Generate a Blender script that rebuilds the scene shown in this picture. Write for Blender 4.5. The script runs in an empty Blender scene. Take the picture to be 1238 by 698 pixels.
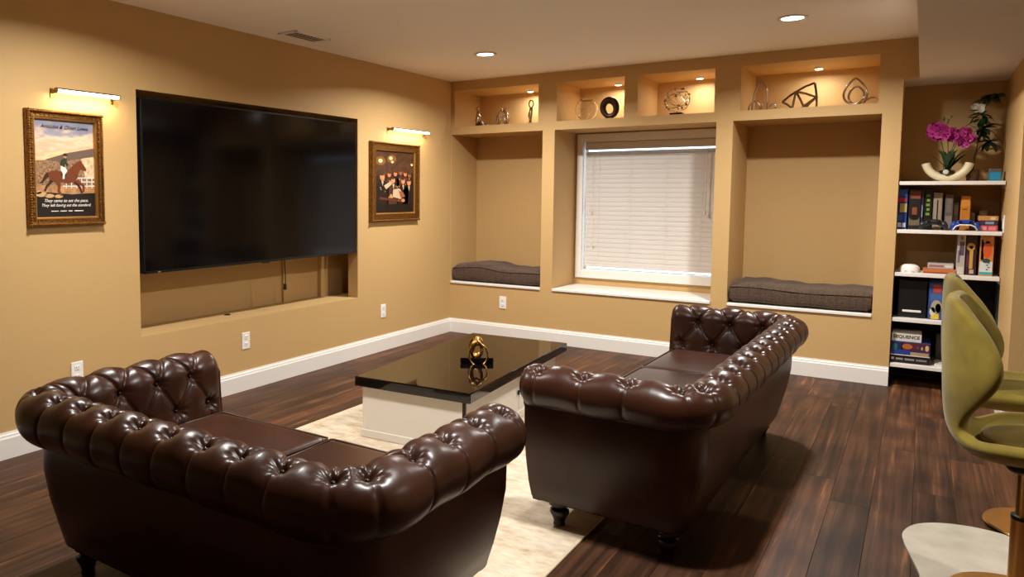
import bpy, bmesh, math, random
import numpy as np
from mathutils import Vector, Matrix, Euler
random.seed(7)
PI = math.pi
sc = bpy.context.scene
COL = sc.collection

# ------------------------------------------------------------------ camera, world, exposure
cam_d = bpy.data.cameras.new('camera')
cam = bpy.data.objects.new('camera', cam_d); COL.objects.link(cam)
sc.camera = cam
YAW, PIT, ROL = 0.615640616, 0.0754338129, 0.0025577386
fw = Vector((-math.sin(YAW)*math.cos(PIT), math.cos(YAW)*math.cos(PIT), -math.sin(PIT)))
rt = Vector((math.cos(YAW), math.sin(YAW), 0)); up = rt.cross(fw)
r2 = math.cos(ROL)*rt + math.sin(ROL)*up; u2 = -math.sin(ROL)*rt + math.cos(ROL)*up
mw = Matrix((r2, u2, -fw)).transposed().to_4x4()
mw.translation = (3.78060887, -6.34703417, 1.36094002)
cam.matrix_world = mw
cam_d.sensor_fit = 'HORIZONTAL'; cam_d.sensor_width = 36.0
cam_d.lens = 36.0*906.453/1238
cam_d.shift_x = 145.46/1238; cam_d.shift_y = -46.39/1238
cam_d.clip_start = 0.05

world = bpy.data.worlds.new('world'); sc.world = world; world.use_nodes = True
bg = world.node_tree.nodes['Background']
bg.inputs[0].default_value = (0.76, 0.89, 1.0, 1); bg.inputs[1].default_value = 3.0

vs = sc.view_settings
sc.display_settings.display_device = 'sRGB'
vs.view_transform = 'Standard'; vs.look = 'None'; vs.gamma = 1; vs.use_curve_mapping = False
vs.exposure = 0.0
try:
    sc.cycles.use_denoising = True
    sc.cycles.max_bounces = 10; sc.cycles.diffuse_bounces = 6; sc.cycles.transmission_bounces = 8
    sc.cycles.sample_clamp_indirect = 6.0
except Exception: pass

# light levels (watts) and colours, all in one place
WARM = (1.0, 0.985, 0.955); WARMER = (1.0, 0.97, 0.92)
P_DOWN = 53.0          # each recessed ceiling light
P_PUCK = 2.5           # each light hidden in an upper niche
P_PIC = 2.0            # each picture light

# ------------------------------------------------------------------ helpers
def lin(h):
    if isinstance(h, str):
        h = h.lstrip('#'); c = [int(h[i:i+2], 16)/255 for i in (0, 2, 4)]
    else: c = h
    return tuple(x/12.92 if x <= .04045 else ((x+.055)/1.055)**2.4 for x in c) + (1.0,)

MATS = {}
def mat(name, col, rough=.5, metal=0, spec=.5, bump=0, bscale=60, coat=0, sheen=0, emit=None, estr=0, trans=0, ior=1.45, var=0, vscale=4, alpha=None):
    if name in MATS: return MATS[name]
    m = bpy.data.materials.new(name); m.use_nodes = True
    nt = m.node_tree; b = nt.nodes['Principled BSDF']
    b.inputs['Base Color'].default_value = lin(col)
    b.inputs['Roughness'].default_value = rough; b.inputs['Metallic'].default_value = metal
    b.inputs['Specular IOR Level'].default_value = spec
    b.inputs['Coat Weight'].default_value = coat; b.inputs['Coat Roughness'].default_value = .05
    b.inputs['Sheen Weight'].default_value = sheen; b.inputs['Sheen Roughness'].default_value = .4
    b.inputs['Transmission Weight'].default_value = trans; b.inputs['IOR'].default_value = ior
    if emit:
        b.inputs['Emission Color'].default_value = tuple(emit)+(1,) if len(emit) == 3 else emit
        b.inputs['Emission Strength'].default_value = estr
    tc = nt.nodes.new('ShaderNodeTexCoord')
    if bump:
        n = nt.nodes.new('ShaderNodeTexNoise'); n.inputs['Scale'].default_value = bscale; n.inputs['Detail'].default_value = 4
        bp = nt.nodes.new('ShaderNodeBump'); bp.inputs['Strength'].default_value = bump; bp.inputs['Distance'].default_value = .004
        nt.links.new(tc.outputs['Object'], n.inputs['Vector']); nt.links.new(n.outputs['Fac'], bp.inputs['Height'])
        nt.links.new(bp.outputs['Normal'], b.inputs['Normal'])
    if var:
        n = nt.nodes.new('ShaderNodeTexNoise'); n.inputs['Scale'].default_value = vscale; n.inputs['Detail'].default_value = 5
        r = nt.nodes.new('ShaderNodeValToRGB'); c = lin(col)
        r.color_ramp.elements[0].position = .3; r.color_ramp.elements[1].position = .7
        r.color_ramp.elements[0].color = tuple(max(0, x*(1-var)) for x in c[:3])+(1,)
        r.color_ramp.elements[1].color = tuple(min(1, x*(1+var)) for x in c[:3])+(1,)
        nt.links.new(tc.outputs['Object'], n.inputs['Vector']); nt.links.new(n.outputs['Fac'], r.inputs['Fac'])
        nt.links.new(r.outputs['Color'], b.inputs['Base Color'])
    MATS[name] = m
    return m

class MB:
    """collects shapes in one bmesh; build() links them as one object"""
    def __init__(s): s.bm = bmesh.new()
    def box(s, x0, x1, y0, y1, z0, z1, bev=0, seg=1, M=None):
        r = bmesh.ops.create_cube(s.bm, size=1)
        vv = r['verts']
        for v in vv: v.co = Vector((x0+(v.co.x+.5)*(x1-x0), y0+(v.co.y+.5)*(y1-y0), z0+(v.co.z+.5)*(z1-z0)))
        if bev:
            es = list({e for v in vv for e in v.link_edges})
            r2_ = bmesh.ops.bevel(s.bm, geom=es, offset=bev, segments=seg, affect='EDGES', profile=.5)
            vv = list({v for f in r2_['faces'] for v in f.verts} | {v for v in vv if v.is_valid})
        if M is not None:
            for v in vv: v.co = M @ v.co
        return s
    def quad(s, a, b, c, d):
        s.bm.faces.new([s.bm.verts.new(p) for p in (a, b, c, d)]); return s
    def grid(s, P, closed_u=False, closed_v=False):
        nu, nv = len(P), len(P[0])
        V = [[s.bm.verts.new(p) for p in row] for row in P]
        for i in range(nu if closed_u else nu-1):
            for j in range(nv if closed_v else nv-1):
                s.bm.faces.new((V[i][j], V[(i+1) % nu][j], V[(i+1) % nu][(j+1) % nv], V[i][(j+1) % nv]))
        return V
    def lathe(s, prof, c=(0, 0, 0), n=20, axis='z', caps=True):
        c = Vector(c)
        def pt(r, h, a):
            if axis == 'z': return c+Vector((r*math.cos(a), r*math.sin(a), h))
            if axis == 'y': return c+Vector((r*math.cos(a), h, r*math.sin(a)))
            return c+Vector((h, r*math.cos(a), r*math.sin(a)))
        P = [[pt(r, h, 2*PI*k/n) for k in range(n)] for r, h in prof]
        V = s.grid(P, closed_v=True)
        if caps:
            for row in (V[0], V[-1]):
                try: s.bm.faces.new(row)
                except Exception: pass
        return s
    def tube(s, pts, rad, n=8, closed=False, flat=1.0):
        pts = [Vector(p) for p in pts]; N = len(pts)
        rf = rad if callable(rad) else (lambda t: rad)
        up_ = None; P = []
        for i, p in enumerate(pts):
            a = pts[(i-1) % N] if (closed or i > 0) else p
            b = pts[(i+1) % N] if (closed or i < N-1) else p
            t = (b-a).normalized()
            if up_ is None:
                up_ = Vector((0, 0, 1)) if abs(t.z) < .9 else Vector((0, 1, 0))
            sd = t.cross(up_)
            if sd.length < 1e-6: sd = t.orthogonal()
            sd.normalize(); up_ = sd.cross(t).normalized()
            r = rf(i/max(1, N-1))
            P.append([p + r*(math.cos(2*PI*k/n)*sd + flat*math.sin(2*PI*k/n)*up_) for k in range(n)])
        V = s.grid(P, closed_u=closed, closed_v=True)
        if not closed:
            for row in (V[0], V[-1]):
                try: s.bm.faces.new(row)
                except Exception: pass
        return s
    def prism(s, poly, f0, f1):
        """poly: 2D points; f0/f1 map a 2D point to the two 3D ends"""
        a = [s.bm.verts.new(f0(p)) for p in poly]; b = [s.bm.verts.new(f1(p)) for p in poly]
        n = len(poly)
        s.bm.faces.new(a); s.bm.faces.new(b[::-1])
        for i in range(n): s.bm.faces.new((a[i], b[i], b[(i+1) % n], a[(i+1) % n]))
        return s
    def ball(s, c, r, sub=2, sc_=(1, 1, 1)):
        q = bmesh.ops.create_icosphere(s.bm, subdivisions=sub, radius=1)
        for v in q['verts']: v.co = Vector((c[0]+v.co.x*r*sc_[0], c[1]+v.co.y*r*sc_[1], c[2]+v.co.z*r*sc_[2]))
        return s
    def mesh(s, name, m, smooth=False, angle=None):
        bmesh.ops.recalc_face_normals(s.bm, faces=s.bm.faces[:])
        me = bpy.data.meshes.new(name); s.bm.to_mesh(me); s.bm.free()
        if m: me.materials.append(m)
        if smooth:
            me.polygons.foreach_set('use_smooth', [True]*len(me.polygons))
            if angle: me.set_sharp_from_angle(angle=angle)
        return me
    def build(s, name, m, parent=None, smooth=False, angle=None, loc=None, rot=None):
        return link(name, s.mesh(name, m, smooth, angle), parent, loc, rot)

def link(name, me, parent=None, loc=None, rot=None):
    o = bpy.data.objects.new(name, me); COL.objects.link(o)
    if parent: o.parent = parent
    if loc is not None: o.location = loc
    if rot is not None: o.rotation_euler = rot
    return o
def tag(o, label, cat, group=None, kind=None):
    o['label'] = label; o['category'] = cat
    if group: o['group'] = group
    if kind: o['kind'] = kind
    return o
def thing(name, label, cat, loc=(0, 0, 0), rz=0, group=None):
    o = bpy.data.objects.new(name, None); COL.objects.link(o)
    o.location = loc; o.rotation_euler = (0, 0, rz); o.empty_display_size = .05
    return tag(o, label, cat, group)
def struct(o): o['kind'] = 'structure'; return o
def copy_tree(src, loc, rz, label, parent=None):
    c = src.copy(); COL.objects.link(c)
    if parent: c.parent = parent
    else:
        c.location = loc; c.rotation_euler = (0, 0, rz); c['label'] = label
    for ch in src.children: copy_tree(ch, None, None, None, c)
    return c
def text_mesh(name, body, size, m, parent, matrix, shear=0, bold=0, align='CENTER'):
    cu = bpy.data.curves.new(name, 'FONT'); cu.body = body; cu.size = size; cu.align_x = align; cu.align_y = 'CENTER'
    cu.shear = shear; cu.extrude = .0003; cu.offset = bold
    cu.resolution_u = 3
    o = bpy.data.objects.new('tmp', cu); COL.objects.link(o)
    dg = bpy.context.evaluated_depsgraph_get(); dg.update()
    me = bpy.data.meshes.new_from_object(o.evaluated_get(dg)); me.name = name
    bpy.data.objects.remove(o); bpy.data.curves.remove(cu)
    me.materials.clear(); me.materials.append(m)
    me.transform(matrix)
    return link(name, me, parent)
FACE_Y = Matrix(((1, 0, 0, 0), (0, 0, -1, 0), (0, 1, 0, 0), (0, 0, 0, 1)))      # text upright, read from -y
FACE_X = Matrix(((0, 0, 1, 0), (1, 0, 0, 0), (0, 1, 0, 0), (0, 0, 0, 1)))       # text upright, read from +x
def area_light(name, parent, loc, size, power, color, rot=(0, 0, 0), shape='DISK', size_y=None, spread=PI):
    l = bpy.data.lights.new(name, 'AREA'); l.shape = shape; l.size = size
    if size_y: l.size_y = size_y
    l.energy = power; l.color = color; l.spread = spread
    o = bpy.data.objects.new(name, l); COL.objects.link(o); o.parent = parent; o.location = loc; o.rotation_euler = rot
    return o

# ------------------------------------------------------------------ materials
M_WALL = mat('tan wall paint', '#c4a16c', rough=.55, spec=.25, bump=.06, bscale=260)
M_CEIL = mat('ceiling paint', '#faf3e8', rough=.8, spec=.2, bump=.05, bscale=200)
M_WHITE = mat('white trim paint', '#e9e4dc', rough=.35, spec=.4)
M_PLATE = mat('white plastic', '#efece6', rough=.35)
M_BLACK = mat('black plastic', '#121213', rough=.4)
M_SCREEN = mat('television glass', '#040406', rough=.11, spec=.27)
M_SLAT = mat('blind white', '#d6d0c8', rough=.45)
M_GLASS = mat('clear glass', '#ffffff', rough=.0, trans=1, ior=1.45)
M_GOLD = mat('antique gold', '#7f5728', rough=.42, metal=.85, var=.45, vscale=70)
M_GOLDLIN = mat('gold liner', '#c08f4c', rough=.35, metal=.8)
M_GOLDDK = mat('dark gilt', '#4a2c12', rough=.5, metal=.5)
M_BRASS = mat('brass', '#c79a52', rough=.25, metal=1)
M_BRASSDK = mat('dull brass', '#8a6a3c', rough=.4, metal=.9)
M_BRIGHTGOLD = mat('polished gold', '#e0b060', rough=.16, metal=1)
M_PEWTER = mat('aged pewter', '#b5a18b', rough=.26, metal=.9)
M_BRONZE = mat('dark bronze', '#4b3a30', rough=.3, metal=.85, var=.4, vscale=40)
M_OLDBRZ = mat('worn bronze', '#86705c', rough=.3, metal=.85, var=.3, vscale=40)
M_LEATHER = None
def leather():
    m = mat('brown leather', '#47271b', rough=.33, spec=.42, bump=.0)
    nt = m.node_tree; b = nt.nodes['Principled BSDF']
    tc = nt.nodes.new('ShaderNodeTexCoord')
    v = nt.nodes.new('ShaderNodeTexVoronoi'); v.inputs['Scale'].default_value = 260
    n = nt.nodes.new('ShaderNodeTexNoise'); n.inputs['Scale'].default_value = 28; n.inputs['Detail'].default_value = 5
    ad = nt.nodes.new('ShaderNodeMath'); ad.operation = 'MULTIPLY_ADD'; ad.inputs[1].default_value = .25
    bp = nt.nodes.new('ShaderNodeBump'); bp.inputs['Strength'].default_value = .10; bp.inputs['Distance'].default_value = .003
    nt.links.new(tc.outputs['Object'], v.inputs['Vector']); nt.links.new(tc.outputs['Object'], n.inputs['Vector'])
    nt.links.new(v.outputs['Distance'], ad.inputs[0]); nt.links.new(n.outputs['Fac'], ad.inputs[2])
    nt.links.new(ad.outputs[0], bp.inputs['Height']); nt.links.new(bp.outputs['Normal'], b.inputs['Normal'])
    r = nt.nodes.new('ShaderNodeValToRGB'); n2 = nt.nodes.new('ShaderNodeTexNoise'); n2.inputs['Scale'].default_value = 5
    r.color_ramp.elements[0].position = .35; r.color_ramp.elements[1].position = .7
    r.color_ramp.elements[0].color = lin('#30180d'); r.color_ramp.elements[1].color = lin('#3e2012')
    nt.links.new(tc.outputs['Object'], n2.inputs['Vector']); nt.links.new(n2.outputs['Fac'], r.inputs['Fac']); nt.links.new(r.outputs['Color'], b.inputs['Base Color'])
    return m
M_LEATHER = leather()
M_LEGWOOD = mat('ebonised wood', '#17110e', rough=.3)
M_BTN = mat('leather button', '#26120b', rough=.3)

def wood_floor():
    m = bpy.data.materials.new('dark plank wood'); m.use_nodes = True; nt = m.node_tree; b = nt.nodes['Principled BSDF']
    L = nt.links.new; N = nt.nodes.new
    tc = N('ShaderNodeTexCoord'); oi = N('ShaderNodeObjectInfo')
    mp = N('ShaderNodeMapping'); mp.inputs['Scale'].default_value = (21, .62, 4)
    cmb = N('ShaderNodeCombineXYZ'); mul = N('ShaderNodeMath'); mul.operation = 'MULTIPLY'; mul.inputs[1].default_value = 57
    L(oi.outputs['Random'], mul.inputs[0]); L(mul.outputs[0], cmb.inputs[0]); L(mul.outputs[0], cmb.inputs[2])
    va = N('ShaderNodeVectorMath'); L(tc.outputs['Object'], va.inputs[0]); L(cmb.outputs[0], va.inputs[1]); L(va.outputs[0], mp.inputs['Vector'])
    n1 = N('ShaderNodeTexNoise'); n1.inputs['Scale'].default_value = 1.6; n1.inputs['Detail'].default_value = 7; n1.inputs['Roughness'].default_value = .62; n1.inputs['Distortion'].default_value = .35
    L(mp.outputs[0], n1.inputs['Vector'])
    r1 = N('ShaderNodeValToRGB'); e = r1.color_ramp.elements
    e[0].position = .28; e[0].color = lin('#2e1c11'); e[1].position = .76; e[1].color = lin('#9a6a44')
    x = e.new(.44); x.color = lin('#442d1f'); x = e.new(.60); x.color = lin('#5b3d29')
    L(n1.outputs['Fac'], r1.inputs['Fac'])
    # per-plank tone
    r2_ = N('ShaderNodeValToRGB'); e = r2_.color_ramp.elements
    e[0].position = 0; e[0].color = (.66, .64, .66, 1); e[1].position = 1; e[1].color = (1.45, 1.32, 1.18, 1)
    x = e.new(.5); x.color = (.95, .95, .98, 1); x = e.new(.8); x.color = (1.1, 1.07, 1.05, 1)
    L(oi.outputs['Random'], r2_.inputs['Fac'])
    mx = N('ShaderNodeMix'); mx.data_type = 'RGBA'; mx.blend_type = 'MULTIPLY'; mx.inputs['Factor'].default_value = 1
    L(r1.outputs['Color'], mx.inputs[6]); L(r2_.outputs['Color'], mx.inputs[7])
    # broad worn blotches
    n2 = N('ShaderNodeTexNoise'); n2.inputs['Scale'].default_value = 3.2; n2.inputs['Detail'].default_value = 4; L(va.outputs[0], n2.inputs['Vector'])
    r3 = N('ShaderNodeValToRGB'); e = r3.color_ramp.elements; e[0].position = .35; e[0].color = (.62, .6, .6, 1); e[1].position = .7; e[1].color = (1.25, 1.2, 1.12, 1)
    L(n2.outputs['Fac'], r3.inputs['Fac'])
    mx2 = N('ShaderNodeMix'); mx2.data_type = 'RGBA'; mx2.blend_type = 'MULTIPLY'; mx2.inputs['Factor'].default_value = 1
    L(mx.outputs[2], mx2.inputs[6]); L(r3.outputs['Color'], mx2.inputs[7]); L(mx2.outputs[2], b.inputs['Base Color'])
    rr = N('ShaderNodeMapRange'); rr.inputs[3].default_value = .42; rr.inputs[4].default_value = .58; L(n1.outputs['Fac'], rr.inputs[0]); L(rr.outputs[0], b.inputs['Roughness'])
    b.inputs['Specular IOR Level'].default_value = .22
    bp = N('ShaderNodeBump'); bp.inputs['Strength'].default_value = .18; bp.inputs['Distance'].default_value = .002; L(n1.outputs['Fac'], bp.inputs['Height']); L(bp.outputs[0], b.inputs['Normal'])
    return m
M_FLOOR = wood_floor()

def rug_mat():
    m = bpy.data.materials.new('cream rug pile'); m.use_nodes = True; nt = m.node_tree; b = nt.nodes['Principled BSDF']; L = nt.links.new; N = nt.nodes.new
    tc = N('ShaderNodeTexCoord'); mp = N('ShaderNodeMapping'); mp.inputs['Scale'].default_value = (1.0, 2.2, 1); L(tc.outputs['Object'], mp.inputs[0])
    n1 = N('ShaderNodeTexNoise'); n1.inputs['Scale'].default_value = 7; n1.inputs['Detail'].default_value = 8; n1.inputs['Roughness'].default_value = .7; L(mp.outputs[0], n1.inputs['Vector'])
    r = N('ShaderNodeValToRGB'); e = r.color_ramp.elements; e[0].position = .33; e[0].color = lin('#b19a7d'); e[1].position = .62; e[1].color = lin('#ded0ba')
    x = e.new(.47); x.color = lin('#cfbda3')
    L(n1.outputs['Fac'], r.inputs['Fac']); L(r.outputs['Color'], b.inputs['Base Color'])
    b.inputs['Roughness'].default_value = .95; b.inputs['Specular IOR Level'].default_value = .1
    n2 = N('ShaderNodeTexNoise'); n2.inputs['Scale'].default_value = 400; L(tc.outputs['Object'], n2.inputs['Vector'])
    bp = N('ShaderNodeBump'); bp.inputs['Strength'].default_value = .3; bp.inputs['Distance'].default_value = .003; L(n2.outputs['Fac'], bp.inputs['Height']); L(bp.outputs[0], b.inputs['Normal'])
    return m
M_RUG = rug_mat()
M_RUGEDGE = mat('rug binding', '#cdbb9c', rough=.9)

# ------------------------------------------------------------------ room shell
H = 2.44; XE, YS = 6.4, -8.3          # far side and rear of the room (behind the camera)
SOFX, SOFZ = 3.722, 2.162             # dropped soffit
PD = .012
# floor: slab, with every plank in the visible part an object of its own
floor = struct(MB().box(-.35, XE, YS, .7, -.10, -PD).build('floor', M_FLOOR))
PW = .152
lens = [1.45, 1.9, 2.4]
PM = {}
for ln in lens:
    b = MB(); b.box(-PW/2+.0002, PW/2-.0002, -ln/2+.0002, ln/2-.0002, -PD, 0)
    tops = [e for e in b.bm.edges if all(v.co.z > -1e-6 for v in e.verts)]
    bmesh.ops.bevel(b.bm, geom=tops, offset=.0012, segments=1, affect='EDGES')
    PM[ln] = b.mesh('floor_plank', M_FLOOR)
rows = int(5.0/PW)
rr = random.Random(3)
for i in range(rows):
    x = .003+PW*(i+.5)
    yend = -.002 if x < 3.62 or x > 4.2 else .45
    y = -5.35 - rr.random()*.9
    while y < yend-.01:
        ln = rr.choice(lens); l = ln
        if y+l > yend-.18: l = yend-y
        o = link('floor_plank', PM[ln], floor, (x, y+l/2, 0))
        if l != ln: o.scale = (1, l/ln, 1)
        y += l
    # floor behind the camera
struct(MB().box(0, XE, YS, -6.26, -PD, -.0005).box(rows*PW+.003, XE, -6.26, -.83, -PD, -.0005).build('floor', M_FLOOR))

# left wall with the television opening
RY0, RY1, RZ0, RZ1 = -3.593, -1.486, .502, 1.965
T = .10
b = MB()
b.box(-T, 0, YS, RY0, -.04, H).box(-T, 0, RY1, .0, -.04, H).box(-T, 0, RY0, RY1, -.04, RZ0).box(-T, 0, RY0, RY1, RZ1, H)
# pocket behind the opening
b.box(-.32, -T, RY0-.05, RY1+.27, RZ0-.03, RZ0).box(-.32, -T, RY0-.05, RY1+.27, RZ1, RZ1+.03)
b.box(-.35, -.32, RY0-.08, RY1+.3, RZ0-.03, RZ1+.03).box(-.32, -T, RY0-.08, RY0-.05, RZ0-.03, RZ1+.03).box(-.32, -T, RY1+.27, RY1+.3, RZ0-.03, RZ1+.03)
b.box(-.32, -.285, -1.62, -1.53, RZ0, RZ1).box(-.32, -.300, -2.05, -1.94, RZ0, RZ1)
struct(b.build('wall_left', M_WALL))

# back wall with its niches
HOLES = dict(  # x0,x1,z0,z1,depth
    L1=(.004, .954, .497, 1.931, .51), U1=(.035, .907, 2.007, 2.349, .51), U2=(1.085, 1.686, 2.007, 2.349, .546),
    U3=(1.798, 2.401, 2.007, 2.349, .57), U4=(2.591, 3.49, 2.007, 2.349, .614), W=(1.069, 2.422, .497, 1.931, .50),
    L4=(2.544, 3.516, .497, 1.931, .62), N=(3.633, 4.222, -.04, SOFZ, .475))
WX0, WX1, WZ0, WZ1 = 1.150, 2.345, .645, 1.845
xs = sorted({0, 4.222} | {v for h in HOLES.values() for v in h[:2]}); zs = sorted({0, H} | {v for h in HOLES.values() for v in h[2:4]})
b = MB()
for i in range(len(xs)-1):
    for j in range(len(zs)-1):
        cx, cz = (xs[i]+xs[i+1])/2, (zs[j]+zs[j+1])/2
        if any(h[0] < cx < h[1] and h[2] < cz < h[3] for h in HOLES.values()): continue
        b.quad((xs[i], 0, zs[j]), (xs[i+1], 0, zs[j]), (xs[i+1], 0, zs[j+1]), (xs[i], 0, zs[j+1]))
for k, (x0, x1, z0, z1, d) in HOLES.items():
    if k != 'N':
        b.quad((x0, 0, z0), (x1, 0, z0), (x1, d, z0), (x0, d, z0))
        b.quad((x0, 0, z1), (x1, 0, z1), (x1, d, z1), (x0, d, z1))
        b.quad((x1, 0, z0), (x1, d, z0), (x1, d, z1), (x1, 0, z1))
    b.quad((x0, 0, z0), (x0, d, z0), (x0, d, z1), (x0, 0, z1))
    if k == 'W':
        for (a0, a1, c0, c1) in ((x0, WX0, z0, z1), (WX1, x1, z0, z1), (WX0, WX1, z0, WZ0), (WX0, WX1, WZ1, z1)):
            b.quad((a0, d, c0), (a1, d, c0), (a1, d, c1), (a0, d, c1))
        for (p, q) in (((WX0, WZ0), (WX1, WZ0)), ((WX0, WZ1), (WX1, WZ1)), ((WX0, WZ0), (WX0, WZ1)), ((WX1, WZ0), (WX1, WZ1))):
            b.quad((p[0], d, p[1]), (q[0], d, q[1]), (q[0], d+.12, q[1]), (p[0], d+.12, p[1]))
    else:
        b.quad((x0, d, z0), (x1, d, z0), (x1, d, z1), (x0, d, z1))
bmesh.ops.remove_doubles(b.bm, verts=b.bm.verts[:], dist=1e-5)
struct(b.build('wall_back', M_WALL))

# right side: nook side wall, then the wall that turns to face the room
RX, RYE = 4.222, -.82
b = MB()
b.quad((RX, .475, -.04), (RX, RYE, -.04), (RX, RYE, SOFZ), (RX, .475, SOFZ))
b.quad((RX, RYE, -.04), (XE, RYE, -.04), (XE, RYE, SOFZ), (RX, RYE, SOFZ))
b.quad((XE, RYE, -.04), (XE, YS, -.04), (XE, YS, H), (XE, RYE, H))
struct(b.build('wall_right', M_WALL))
struct(MB().quad((0, YS, -.04), (XE, YS, -.04), (XE, YS, H), (0, YS, H)).build('wall_front', M_WALL))
struct(MB().quad((0, YS, H), (SOFX+.05, YS, H), (SOFX+.05, 0, H), (0, 0, H)).build('ceiling', M_CEIL))
b = MB()
b.quad((SOFX, YS, SOFZ), (XE, YS, SOFZ), (XE, .475, SOFZ), (SOFX, .475, SOFZ))
b.quad((3.633, 0, SOFZ), (SOFX, 0, SOFZ), (SOFX, .475, SOFZ), (3.633, .475, SOFZ))
b.quad((SOFX, YS, SOFZ), (SOFX, 0, SOFZ), (SOFX, 0, H), (SOFX, YS, H))
struct(b.build('ceiling_soffit', mat('soffit paint', '#e6ddd2', rough=.8, spec=.2)))

# baseboards
BP = [(0, 0), (.016, 0), (.016, .105), (.012, .112), (.011, .122), (.006, .128), (.005, .136), (0, .136)]
def baseboard(name, p0, p1, nrm):
    p0, p1, nrm = Vector(p0), Vector(p1), Vector(nrm)
    b = MB(); b.prism(BP, lambda q: p0+nrm*q[0]+Vector((0, 0, q[1])), lambda q: p1+nrm*q[0]+Vector((0, 0, q[1])))
    return struct(b.build(name, M_WHITE))
baseboard('baseboard_left', (0, YS, 0), (0, 0, 0), (1, 0, 0))
baseboard('baseboard_back', (.0, 0, 0), (3.633, 0, 0), (0, -1, 0))
baseboard('baseboard_right', (RX, RYE, 0), (RX, -.005, 0), (-1, 0, 0))
# white ledge boards of the two benches and the window
for n, k in enumerate(('L1', 'W', 'L4')):
    x0, x1, z0, z1, d = HOLES[k]
    b = MB().box(x0+.002, x1-.002, -.012, d-.002, z0-.014, z0+.008, bev=.003)
    struct(b.build('trim_%d' % (n+1), M_WHITE))

# window: casing, sash, pane
win = struct(MB().box(WX0-.055, WX0, .478, .50, WZ0-.075, WZ1+.075, .003).box(WX1, WX1+.062, .478, .50, WZ0-.075, WZ1+.075, .003)
             .box(WX0, WX1, .478, .50, WZ1, WZ1+.075, .003).box(WX0, WX1, .474, .50, WZ0-.075, WZ0, .003).build('window_1', M_WHITE))
MB().box(WX0-.001, WX0+.004, .50, .62, WZ0, WZ1).box(WX1-.004, WX1+.001, .50, .62, WZ0, WZ1).box(WX0, WX1, .50, .62, WZ0-.001, WZ0+.004).box(WX0, WX1, .50, .62, WZ1-.004, WZ1+.001).build('jamb', M_WHITE, win)
MB().box(WX0, WX0+.014, .57, .605, WZ0, WZ1).box(WX1-.014, WX1, .57, .605, WZ0, WZ1).box(WX0, WX1, .57, .605, WZ1-.045, WZ1).box(WX0, WX1, .57, .605, WZ0, WZ0+.008).box(WX0, WX1, .575, .60, 1.22, 1.26).build('sash', M_WHITE, win)
MB().box(WX0+.014, WX1-.014, .586, .590, WZ0+.008, WZ1-.045).build('pane', M_GLASS, win)

# ------------------------------------------------------------------ window blind
BX0, BX1, BY = WX0+.026, WX1-.006, .512
blind = thing('window_blind', 'closed white slatted blind hanging in the deep window', 'blind', ((BX0+BX1)/2, BY, WZ0))
hw = (BX1-BX0)/2; top = WZ1-WZ0
MB().box(-hw, hw, -.03, .03, top-.05, top-.002, .003).build('headrail', M_SLAT, blind)
MB().box(-hw, hw, -.036, -.03, top-.075, top-.012, .002).build('valance', M_SLAT, blind)
def slat_mesh(tilt):
    b = MB(); P = []
    for k in range(5):
        t = (k/4-.5)*.05; cr = .0015*(1-(2*k/4-1)**2)
        y = t*math.sin(tilt)*1 + -cr*math.cos(tilt); z = t*math.cos(tilt)-cr*math.sin(tilt)*-1
        P.append((y, z))
    A = [[(s*hw, y-.0012, z) for y, z in P] for s in (-1, 1)]; B = [[(s*hw, y+.0012, z) for y, z in P] for s in (-1, 1)]
    loop = lambda s: [Vector(A[s][i]) for i in range(5)]+[Vector(B[s][i]) for i in range(4, -1, -1)]
    l0, l1 = loop(0), loop(1)
    V0 = [b.bm.verts.new(p) for p in l0]; V1 = [b.bm.verts.new(p) for p in l1]
    n = len(V0); b.bm.faces.new(V0); b.bm.faces.new(V1[::-1])
    for i in range(n): b.bm.faces.new((V0[i], V1[i], V1[(i+1) % n], V0[(i+1) % n]))
    return b.mesh('slat', M_SLAT)
SM = slat_mesh(.10); SMO = slat_mesh(.72)
zt = top-.106; n_sl = 0; zz = zt
zl = 0
while zz > .064:
    link('slat', SMO if n_sl in (0,) else SM, blind, (0, 0, zz)); zl = zz; zz -= .0425; n_sl += 1
zr_ = zl-.029
MB().box(-hw, hw, -.014, .014, zr_-.012, zr_+.006, .003).build('bottom_rail', M_SLAT, blind)
for t in (-.78, -.28, .28, .78):
    MB().tube([(t*hw, -.020, top-.05), (t*hw, -.020, zr_)], .0012, 5).build('ladder_cord', M_SLAT, blind)
MB().tube([(hw*.86, -.04, top-.09), (hw*.85, -.042, top-.62)], .004, 6).lathe([(.004, 0), (.009, -.01), (.009, -.035), (.003, -.045)], (hw*.85, -.042, top-.62), 8).build('tilt_wand', M_SLAT, blind)
for dx, ln in ((-.90, .62), (-.87, .93)):
    MB().tube([(dx*hw, -.04, top-.09), (dx*hw, -.04, top-ln)], .0014, 5).lathe([(.002, 0), (.008, -.01), (.007, -.03), (.002, -.034)], (dx*hw, -.04, top-ln), 8).build('pull_cord', M_SLAT, blind)

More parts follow.
